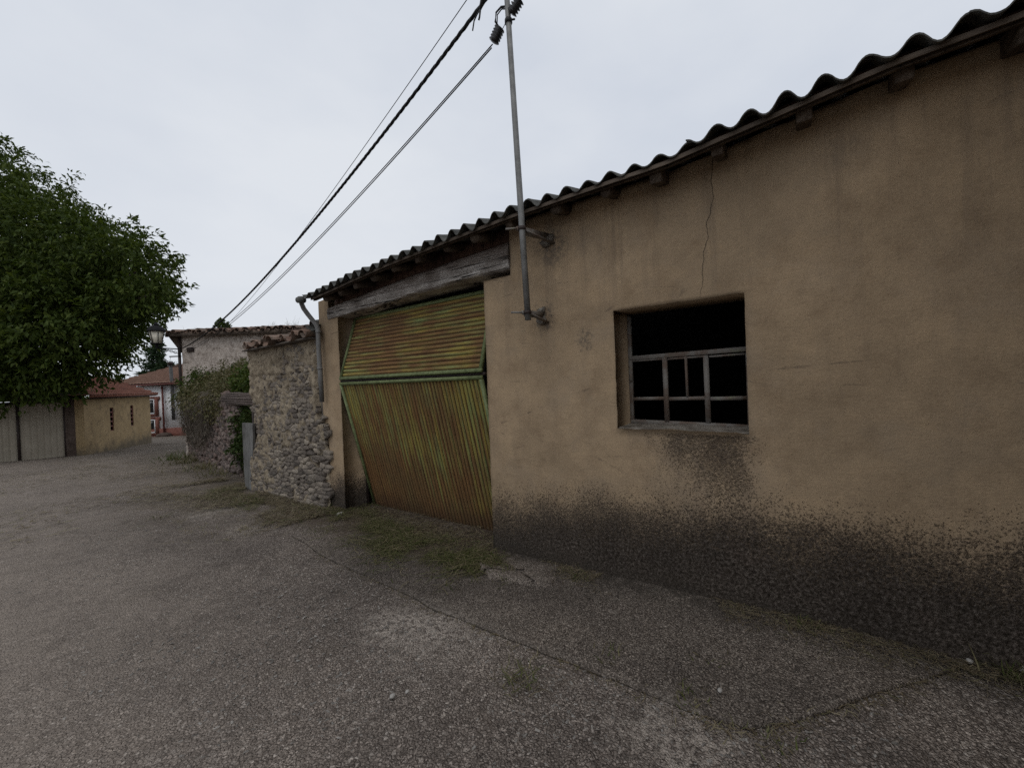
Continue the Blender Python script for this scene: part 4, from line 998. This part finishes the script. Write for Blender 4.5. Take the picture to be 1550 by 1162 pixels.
m = MB(); m.tube([hp(-.05,-.05,3.3), hp(-.05,-.05,2.2), hp(-.05,-.05,1.35)], .04, 10); m.build('drainpipe', M['gatefr'], house, smooth=True)
for z, L_ in ((2.74,.36),(2.43,.35)):
    m = MB(); m.bar(hp(.0,-.05,z), hp(-L_,-.05,z), .035, .035); m.build('wall_arm', M['gatefr'], house)
m = MB(); m.tube([hp(-.33,-.05,2.72), hp(-.36,-.05,2.6), hp(-.34,-.05,2.45)], .004, 5); m.build('arm_wire', M['black'], house)
m = MB(); m.box(4.09,4.25,15.25,15.4,2.86,3.0); o = m.build('junction_box', M['gatefr'], house); bevel(o, .01)
for (s, d, n, L_, lb, nm, mt) in [(1.14,.1,50,.3,'dark bushy plant standing up from the tiled roof','roof_plant','ivy'), (1.33,.1,30,.16,'smaller plant beside the bushy one on the tiled roof','roof_plant','ivy'), (2.75,.15,24,.2,'thin grass tuft on the middle of the tiled roof','roof_plant','scrub'), (3.35,.15,40,.26,'taller grass clump near the right end of the tiled roof','roof_plant','scrub'), (.35,.1,14,.16,'sparse grass stalks at the left end of the tiled roof','roof_plant','scrub')]:
    p = hp(s, d, 3.5)
    if mt == 'ivy':
        b = thing(nm, lb, 'plant', p, 'plants growing on the tiled roof'); V, F = sprays([(p[0],p[1],p[2]+L_*.75,L_*.42)], 60, 8, .06, .04, .06, 2, .2, .1); link('leaves', fast_mesh('leaves', V-ORG[b], F), M['ivy'], b)
        m = MB(); m.tube([p, (p[0],p[1],p[2]+L_*.6)], .012, 5); m.build('stem', M['bark'], b)
    else: tuft(p[0], p[1], n, L_, lb, M['scrub'], p[2]+.02, 1.45, .008, 'plant', 'plants growing on the tiled roof', .08, nm)

# wall lantern
lamp = thing('street_lamp', 'black wall lantern with frosted panes on a scrolled arm at the house corner', 'lamp', (3.46, 15.71, 2.93))
lc = np.array([3.46, 15.70, 2.99])
def frus(m, c, prof): m.lathe(c, prof, 6)
m = MB(); m.lathe(lc, [(.12,.50),(.225,.485),(.225,.51),(.205,.57),(.15,.63),(.07,.665),(.055,.69),(.08,.70),(.045,.725),(.04,.75),(.012,.78)], 12); m.build('lamp_cap', M['lampmetal'], lamp, smooth=False)
m = MB(); m.lathe(lc, [(.115,.135),(.19,.488)], 6); m.build('lamp_glass', M['glass'], lamp)
m = MB()
for k in range(6):
    a_ = 2*math.pi*(k+.5)/6; m.bar(lc+np.array([.117*math.cos(a_),.117*math.sin(a_),.13]), lc+np.array([.196*math.cos(a_),.196*math.sin(a_),.49]), .016, .016)
m.lathe(lc, [(.05,.09),(.14,.115),(.145,.135),(.1,.14)], 6); m.lathe(lc, [(.02,-.02),(.05,.0),(.02,.03),(.035,.06),(.05,.1)], 8)
for k in range(3):
    a_ = 2*math.pi*k/3; m.tube([lc+np.array([0,0,.02]), lc+np.array([.09*math.cos(a_),.09*math.sin(a_),.05]), lc+np.array([.1*math.cos(a_),.1*math.sin(a_),.12])], .008, 5)
m.build('lamp_cage', M['lampmetal'], lamp)
m = MB(); e = np.array(hp(-.04,-.06,2.96)); a0 = lc+np.array([0,0,0.0])
m.bar(a0, e, .03, .03)
q = [a0*(1-t_)+e*t_ - np.array([0,0,.16*t_**1.6]) for t_ in np.linspace(.25,1,8)]; m.tube(q, .011, 6)
dirn = (e-a0)
for k in range(3):
    c0 = a0 + dirn*(.45+.18*k) - np.array([0,0,.045+.03*k]); m.tube([c0 + dirn/np.linalg.norm(dirn)*.04*math.cos(t_) + np.array([0,0,.04*math.sin(t_)]) for t_ in np.linspace(0,5.5,12)], .007, 5)
m.build('lamp_arm', M['lampmetal'], lamp)
m = MB(); m.bar(e+np.array([0,0,.08]), e-np.array([0,0,.26]), .05, .05); m.build('wall_plate', M['lampmetal'], lamp)

# ---------------------------------------------------------------- growth on the garden wall
bush('wall_scrub', 'brown green scrub tangled along the top of the garden wall', [(4.4,14.6,1.6,.4),(4.35,13.6,1.65,.42),(4.25,12.6,1.7,.42),(4.15,11.7,1.7,.4),(4.0,10.9,1.65,.34),(4.8,13.4,1.95,.48),(4.6,12.2,1.95,.4),(4.35,11.2,1.85,.36)], 1200, 12, .085, .03, .28, M['scrub'], 'scrub')
bush('ivy_bush', 'fresh green leafy bush beside the stone outbuilding', [(3.95,9.7,1.95,.4),(3.75,9.2,1.75,.36),(4.0,10.3,1.75,.35),(3.8,8.9,2.0,.3),(3.9,9.4,1.5,.3)], 620, 12, .075, .045, .2, M['ivy'])
bush('ivy_bush', 'dark ivy filling the gap above the mossy plank door', [(3.55,8.7,.85,.36),(3.55,9.3,.8,.34),(3.5,8.95,.55,.3),(3.45,9.35,.4,.22),(3.5,8.4,1.05,.3),(3.55,9.2,1.15,.28)], 560, 12, .07, .045, .18, M['ivydark'])
bush('wall_scrub', 'dull green scrub spilling over the front of the garden wall top', [(3.72,12.4,1.5,.26),(3.82,13.5,1.5,.28),(3.66,11.5,1.45,.26),(3.92,14.4,1.5,.28),(3.58,10.7,1.42,.22)], 520, 11, .08, .03, .3, M['scrub'], 'scrub', stems=False, droop=.9)
bush('ivy_bush', 'dark green growth at the house end of the garden wall', [(4.15,15.0,1.75,.33),(4.2,14.6,1.95,.3),(4.1,15.2,1.5,.25)], 240, 10, .075, .04, .2, M['ivy'])
n = 800; dv = thing('dead_vine', 'curtain of dead grey vines hanging over the garden wall', 'vine', (3.8, 13.4, 1.7))
S_ = 1.9 + (GL-1.9)*rng.random(n); V = np.zeros((n, 18, 3)); seg = 8
h0 = 1.6 + .4*rng.random(n) ; Lh = (.5+.75*rng.random(n))*np.clip(1.15-.9*np.abs((S_-3.9)/2.6)**2, .25, 1.1)
o_ = .02 + .2*rng.random(n)**1.5; ds = .05*rng.standard_normal(n)
ph = rng.random(n)*6.28
for k in range(seg+1):
    t_ = k/seg; s_ = S_ + ds*t_*5 + .10*np.sin(ph+t_*6); h_ = h0 + .1*np.sin(t_*3.1) - Lh*t_**1.2*1.15; oo = o_ + .09*np.sin(t_*2.6+ph*.2) - .02
    oo = np.where(t_ < .15, oo-.15, oo)
    px = GA[0]+gd[0]*s_+gn[0]*oo; py = GA[1]+gd[1]*s_+gn[1]*oo; zz = gz(px, py)-.1+h_
    w_ = .0045*(.4+1.4*rng.random(n)**2)
    V[:,2*k] = np.stack([px-gd[0]*w_, py-gd[1]*w_, zz], -1); V[:,2*k+1] = np.stack([px+gd[0]*w_, py+gd[1]*w_, zz+.003], -1)
F = (np.arange(n)*18)[:,None,None] + np.array([[2*k,2*k+1,2*k+3,2*k+2] for k in range(seg)])[None]
link('hanging_strands', fast_mesh('hanging_strands', V.reshape(-1,3)-ORG[dv], F.reshape(-1,4)), M['dryvine'], dv)
n = 1500; S_ = 2.0 + (GL-2.0)*rng.random(n); t_ = rng.random(n); h_ = 1.75 - t_*1.2*np.clip(1.1-.9*np.abs((S_-3.9)/2.6)**2, .2, 1); oo = .04+.12*rng.random(n)
px = GA[0]+gd[0]*S_+gn[0]*oo; py = GA[1]+gd[1]*S_+gn[1]*oo; C = np.stack([px, py, gz(px,py)-.1+h_], -1)
V, F = leaves_mesh(C, np.stack([.4*rng.standard_normal(n),.4*rng.standard_normal(n),-np.ones(n)],-1), .11, .016); link('dead_leaves', fast_mesh('dead_leaves', V-ORG[dv], F), M['dryvine'], dv)
for x, y, n, L_, lb in [(3.5,13.6,160,.3,'dry grass clump at the lane end of the garden wall'), (3.3,11.6,140,.22,'straw coloured grass at the foot of the garden wall'), (3.2,10.2,120,.16,'short dry grass at the near corner of the garden wall'), (3.55,14.9,120,.3,'dark green weeds by the house corner')]:
    tuft(x, y, n, L_, lb, M['scrub'] if 'dry' in lb or 'straw' in lb else M['ivy'], None, 1.1, .012, 'grass', None, .22, 'grass_clump')

# ---------------------------------------------------------------- ochre shed with red tiles, yard gate
sd = np.array([.458,.889]); sp_ = np.array([-.889,.458]); SN = np.array([2.49,20.75])
def shp(s, d, z): p = SN + sd*s + sp_*d; return (p[0], p[1], z)
osh = thing('ochre_shed', 'small ochre rendered shed with red tile roof and two slit windows', 'shed', (3.5, 24, -.8))
SLn, SWd = 6.5, 2.6
def wallstrip(m, pf, L, z0, z1, holes, n_out=1, th=.25):
    xs_ = sorted(set([0, L] + [h[0] for h in holes] + [h[1] for h in holes])); zs_ = sorted(set([z0, z1] + [h[2] for h in holes] + [h[3] for h in holes]))
    for i in range(len(xs_)-1):
        for j in range(len(zs_)-1):
            xc, zc = (xs_[i]+xs_[i+1])/2, (zs_[j]+zs_[j+1])/2
            if any(h[0] < xc < h[1] and h[2] < zc < h[3] for h in holes): continue
            m.hexa([pf(xs_[i],0,zs_[j]),pf(xs_[i+1],0,zs_[j]),pf(xs_[i+1],th,zs_[j]),pf(xs_[i],th,zs_[j]),pf(xs_[i],0,zs_[j+1]),pf(xs_[i+1],0,zs_[j+1]),pf(xs_[i+1],th,zs_[j+1]),pf(xs_[i],th,zs_[j+1])])
holes = [(2.03,2.36,.17,1.11),(4.06,4.38,.20,1.13)]
m = MB()
xs_ = [0, holes[0][0], holes[0][1], holes[1][0], holes[1][1], SLn]
for i in range(5):
    a_, b_ = xs_[i], xs_[i+1]
    if i in (1, 3):
        h = holes[i//2]
        for c_, d_ in ((-1.3, h[2]), (h[3], 1.52)): m.add([shp(a_,0,c_), shp(b_,0,c_), shp(b_,0,d_), shp(a_,0,d_)], [(0,1,2,3)])
        m.add([shp(x_, d_, z_) for d_ in (0, .251) for x_, z_ in ((a_,h[2]),(b_,h[2]),(b_,h[3]),(a_,h[3]))], [(0,1,5,4),(1,2,6,5),(2,3,7,6),(3,0,4,7)])
    else: m.add([shp(a_,0,-1.3), shp(b_,0,-1.3), shp(b_,0,1.52), shp(a_,0,1.52)], [(0,1,2,3)])
m.add([shp(0,0,-1.3),shp(0,.252,-1.3),shp(0,.252,1.52),shp(0,0,1.52),shp(SLn,0,-1.3),shp(SLn,.252,-1.3),shp(SLn,.252,1.52),shp(SLn,0,1.52)], [(0,1,2,3),(4,5,6,7)])
m.build('wall', M['yellow'], osh)
m = MB(); m.hexa([shp(.0,.252,-1.3),shp(SLn,.252,-1.3),shp(SLn,SWd,-1.3),shp(0,SWd,-1.3),shp(0,.252,1.5),shp(SLn,.252,1.5),shp(SLn,SWd,1.5),shp(0,SWd,1.5)]); m.build('core_wall', M['yellow'], osh)
for h in holes:
    m = MB(); m.hexa([shp(h[0],.06,h[2]),shp(h[1],.06,h[2]),shp(h[1],.2,h[2]),shp(h[0],.2,h[2]),shp(h[0],.06,h[3]),shp(h[1],.06,h[3]),shp(h[1],.2,h[3]),shp(h[0],.2,h[3])]); wn = m.build('slit_window', M['glassdark'], osh)
    m = MB()
    for k in range(6): z = h[2] + (h[3]-h[2])*k/5; m.bar(shp(h[0],.04,z), shp(h[1],.04,z), .03, .05)
    m.bar(shp(h[0]+.02,.035,h[2]), shp(h[0]+.02,.035,h[3]), .03,.03); m.bar(shp(h[1]-.02,.035,h[2]), shp(h[1]-.02,.035,h[3]), .03,.03); m.build('window_bars', M['redpaint'], wn)
def tileroof(m, A, B, C, D, ncol, nrow, amp=.03):
    """wavy tile field over quad A-B (eave) C-D (ridge over B, A): steps across rows"""
    A, B, C, D = [np.array(q, float) for q in (A, B, C, D)]; nu = ncol*4; us = np.linspace(0, 1, nu+1); rows = []
    nn = np.cross(B-A, D-A); nn /= np.linalg.norm(nn); nn *= np.sign(nn[2])
    for r in range(nrow):
        for t_, lift in ((r/nrow, amp*2.2), ((r+1)/nrow, 0.)):
            a = A+(D-A)*t_; b = B+(C-B)*t_
            rows.append(a + (b-a)*us[:,None] + nn*(amp*np.abs(np.cos(us*ncol*np.pi))[:,None] + lift))
    m.grid(np.array(rows))
m = MB(); ez, rz = 1.56, 2.45
e1, e2, e3, e4 = shp(-.25,-.25,ez), shp(SLn+.25,-.25,ez), shp(SLn+.25,SWd+.25,ez), shp(-.25,SWd+.25,ez); r1, r2 = shp(2.2,SWd/2,rz), shp(SLn-1.2,SWd/2,rz)
tileroof(m, e1, e2, r2, r1, 28, 7, .035); tileroof(m, e2, e3, r2, r2, 12, 7, .035); tileroof(m, e4, e1, r1, r1, 12, 7, .035); tileroof(m, e3, e4, r1, r2, 28, 7, .035)
m.add([e1,e2,e3,e4], [(0,1,2,3)]); m.build('roof', M['redtile'], osh)
m = MB(); m.bar(shp(-.25,-.262,1.60), shp(SLn+.25,-.262,1.60), .02, .1); m.build('eave_tile_edge', M['redtile'], osh)
m = MB(); m.bar(shp(-.2,-.22,1.545), shp(SLn+.2,-.22,1.545), .05, .05); m.bar(shp(-.2,-.1,1.51), shp(SLn+.2,-.1,1.51), .18, .02); m.build('eave_board', M['gatefr'], osh)

YA = np.array([2.46,20.83]); yd = np.array([-.987,.16]); yn = np.array([.16,.987])
def yp(s, d, z): p = YA + yd*s + yn*d; return (p[0], p[1], z)
yw = thing('yard_wall', 'dark brown block wall and lintel around the yard gate under the tree', 'wall', (0, 21.3, -.6))
m = MB(); m.hexa([yp(0,0,-1),yp(.42,0,-1),yp(.42,.3,-1),yp(0,.3,-1),yp(0,0,1.5),yp(.42,0,1.5),yp(.42,.3,1.5),yp(0,.3,1.5)])
m.hexa([yp(3.5,0,-1),yp(9,0,-1),yp(9,.3,-1),yp(3.5,.3,-1),yp(3.5,0,1.6),yp(9,0,1.6),yp(9,.3,1.6),yp(3.5,.3,1.6)]); m.build('block_wall', M['block'], yw)
m = MB(); m.hexa([yp(.0,-.02,1.502),yp(9,-.02,1.602),yp(9,.32,1.602),yp(0,.32,1.502),yp(0,-.02,1.80),yp(9,-.02,1.85),yp(9,.32,1.85),yp(0,.32,1.80)]); m.build('lintel', M['gatefr'], yw)
gate = thing('yard_gate', 'double leaf cream sheet metal gate in dark frame under the walnut tree', 'gate', (1.1, 21.2, -.5))
for a_, b_ in ((.46,1.44),(1.50,3.42)):
    n = int((b_-a_)/.035); ss = np.linspace(a_, b_, n*2+1); rows = []
    for z in (-.47, 1.42): rows.append([yp(s, .06 - (.012 if (i//2) % 4 else 0), z - (.03 if z < 0 else 0)) for i, s in enumerate(ss)])
    m = MB(); m.grid(np.array(rows)); lf = m.build('gate_leaf', M['gate'], gate)
    for z_ in (1.44, -.49):
        m = MB(); m.bar(yp(a_,.04,z_), yp(b_,.04,z_), .05, .05); m.build('leaf_rail', M['gatefr'], lf)
for s in (.43,1.47,3.46):
    m = MB(); m.bar(yp(s,.04,-.7), yp(s,.04,1.5), .06, .07, up=(1,0,0)); m.build('gate_post', M['gatefr'], gate)

# ---------------------------------------------------------------- white house far down the lane
WA = np.array([6.6,37.9]); wdv = np.array([.586,-.81]); wnv = np.array([.81,.586])
def wp(s, d, z): p = WA + wdv*s + wnv*d; return (p[0], p[1], z)
wh = thing('white_house', 'white house with red brick trim and brown tiled roof at the lane end', 'house', (9, 37, -1.4))
m = MB(); m.hexa([wp(-1,0,-1.0),wp(8,0,-.72),wp(8,6,-.72),wp(-1,6,-1.0),wp(-1,0,2.15),wp(8,0,2.2),wp(8,6,2.2),wp(-1,6,2.15)]); m.build('wall', M['white'], wh)
m = MB(); m.hexa([wp(-1,-.05,-1.9),wp(8,-.05,-1.9),wp(8,5.9,-1.9),wp(-1,5.9,-1.9),wp(-1,-.05,-.94),wp(8,-.05,-.66),wp(8,5.9,-.66),wp(-1,5.9,-.94)]); m.build('brick_base', M['redtrim'], wh)
m = MB(); E1, E2 = wp(-1.5,-.3,2.25), wp(8.4,-.3,2.35); R1, R2 = wp(3.9,4,4.6), wp(8.4,4,4.6); L1 = wp(-1.5,8,2.2)
tileroof(m, E1, E2, R2, R1, 44, 14, .03); tileroof(m, L1, E1, R1, R1, 30, 14, .03); m.add([E1,E2,wp(8.4,8,2.25),L1], [(0,1,2,3)]); m.build('roof', M['browntile'], wh)
m = MB(); m.bar(wp(-1.5,-.35,2.2), wp(8.4,-.35,2.3), .12, .1); m.build('gutter', M['redpaint'], wh)
for zc, z1, s0, s1 in ((.2,1.25,1.2,2.0),(-1.12,-.17,1.2,2.0)):
    m = MB(); sa, sb = s0, s1
    for a_, b_, c_, d_ in ((sa-.35,sb+.0,zc-.16,zc),(sb-.02,sb+.2,zc-.16,z1+.16),(sa-.35,sb+.0,z1,z1+.16),(sb+.2,sb+.32,z1-.08,z1+.16)): m.hexa([wp(a_,-.07,c_),wp(b_,-.07,c_),wp(b_,-.001,c_),wp(a_,-.001,c_),wp(a_,-.07,d_),wp(b_,-.07,d_),wp(b_,-.001,d_),wp(a_,-.001,d_)])
    f_ = m.build('window_surround', M['redtrim'], wh)
    m = MB(); m.hexa([wp(sa-.35,-.03,zc),wp(sb-.02,-.03,zc),wp(sb-.02,-.01,zc),wp(sa-.35,-.01,zc),wp(sa-.35,-.03,z1),wp(sb-.02,-.03,z1),wp(sb-.02,-.01,z1),wp(sa-.35,-.01,z1)]); m.build('pane', M['glassdark'], f_)
    m = MB(); m.bar(wp(sb-.07,-.05,zc), wp(sb-.07,-.05,z1), .08,.05); m.bar(wp(sa-.35,-.05,zc+.04), wp(sb-.04,-.05,zc+.04), .06,.08); m.bar(wp(sa-.35,-.05,z1-.04), wp(sb-.04,-.05,z1-.04), .06,.08); m.build('sash', M['white'], f_)
m = MB(); m.tube([wp(2.62,-.12,2.15), wp(2.62,-.12,.5), wp(2.62,-.12,-1.45)], .06, 8); m.build('downpipe', M['redpaint'], wh)
m = MB(); m.tube([wp(3.35,-.16,-.25), wp(3.35,-.16,2.0), wp(3.3,-.16,3.6)], .10, 10); m.build('stove_pipe', M['stove'], wh)
m = MB(); m.tube([wp(3.3,-.16,3.55), wp(3.3,-.16,3.75)], .15, 10); m.build('pipe_cowl', M['gatefr'], wh)
blob('rubble_heap', (7.95,35.4,gz1(7.95,35.4)+.1), (.45,.3,.16), M['block'], 5, 'small dark heap on the lane at the foot of the red downpipe', 'heap')

# ---------------------------------------------------------------- camera, light
cam = bpy.data.cameras.new('camera'); co = bpy.data.objects.new('camera', cam); COL.objects.link(co); sc.camera = co
cam.sensor_width = 36; cam.lens = 36*600/1550; cam.clip_end = 3000; cam.clip_start = .02
yw_, pt_, rl_ = R(54.1), R(-.55), R(2.2)
f = Vector((math.sin(yw_)*math.cos(pt_), math.cos(yw_)*math.cos(pt_), math.sin(pt_)))
r0 = Vector((math.cos(yw_), -math.sin(yw_), 0)); u0 = r0.cross(f)
Rr = r0*math.cos(rl_) - u0*math.sin(rl_); Uu = r0*math.sin(rl_) + u0*math.cos(rl_)
mat = Matrix((Rr, Uu, -f)).transposed().to_4x4(); mat.translation = Vector((0, 0, 1.6)); co.matrix_world = mat

w = bpy.data.worlds.new('World'); sc.world = w; w.use_nodes = True; nt = w.node_tree; N = nt.nodes; L = nt.links
bg = N['Background']; sky = N.new('ShaderNodeTexSky'); sky.sky_type = 'NISHITA'; sky.sun_disc = False
SE, SR = R(58), R(250)
sky.sun_elevation = SE; sky.sun_rotation = SR; sky.dust_density = 4
tc = N.new('ShaderNodeTexCoord'); mp = N.new('ShaderNodeMapping'); mp.inputs['Scale'].default_value = (1, 1, 2.2); L.new(tc.outputs['Generated'], mp.inputs[0])
nz = N.new('ShaderNodeTexNoise'); nz.inputs['Scale'].default_value = 1.6; nz.inputs['Detail'].default_value = 5; nz.inputs['Roughness'].default_value = .5; L.new(mp.outputs[0], nz.inputs['Vector'])
cr = N.new('ShaderNodeValToRGB'); cr.color_ramp.elements[0].position = .36; cr.color_ramp.elements[1].position = .64
cr.color_ramp.elements[0].color = (.80,.855,.95,1); cr.color_ramp.elements[1].color = (.945,.985,1.045,1); L.new(nz.outputs['Fac'], cr.inputs[0])
sca = N.new('ShaderNodeVectorMath'); sca.operation = 'SCALE'; sca.inputs['Scale'].default_value = 8.25; L.new(cr.outputs[0], sca.inputs[0])
mx = N.new('ShaderNodeMix'); mx.data_type = 'RGBA'; mx.inputs[0].default_value = .93; L.new(sky.outputs[0], mx.inputs[6]); L.new(sca.outputs[0], mx.inputs[7])
L.new(mx.outputs[2], bg.inputs[0]); bg.inputs[1].default_value = .1
sl = bpy.data.lights.new('sun', 'SUN'); sl.energy = .5; sl.angle = R(40); sl.color = (1, .97, .93); so = bpy.data.objects.new('sun', sl); COL.objects.link(so)
az = SR; sd_ = Vector((math.sin(az)*math.cos(SE), math.cos(az)*math.cos(SE), math.sin(SE))); so.rotation_euler = sd_.to_track_quat('Z', 'Y').to_euler()
vs = sc.view_settings; vs.view_transform = 'Standard'; vs.look = 'None'; vs.gamma = 1; vs.exposure = 0; vs.use_curve_mapping = False
sc.cycles.use_denoising = False
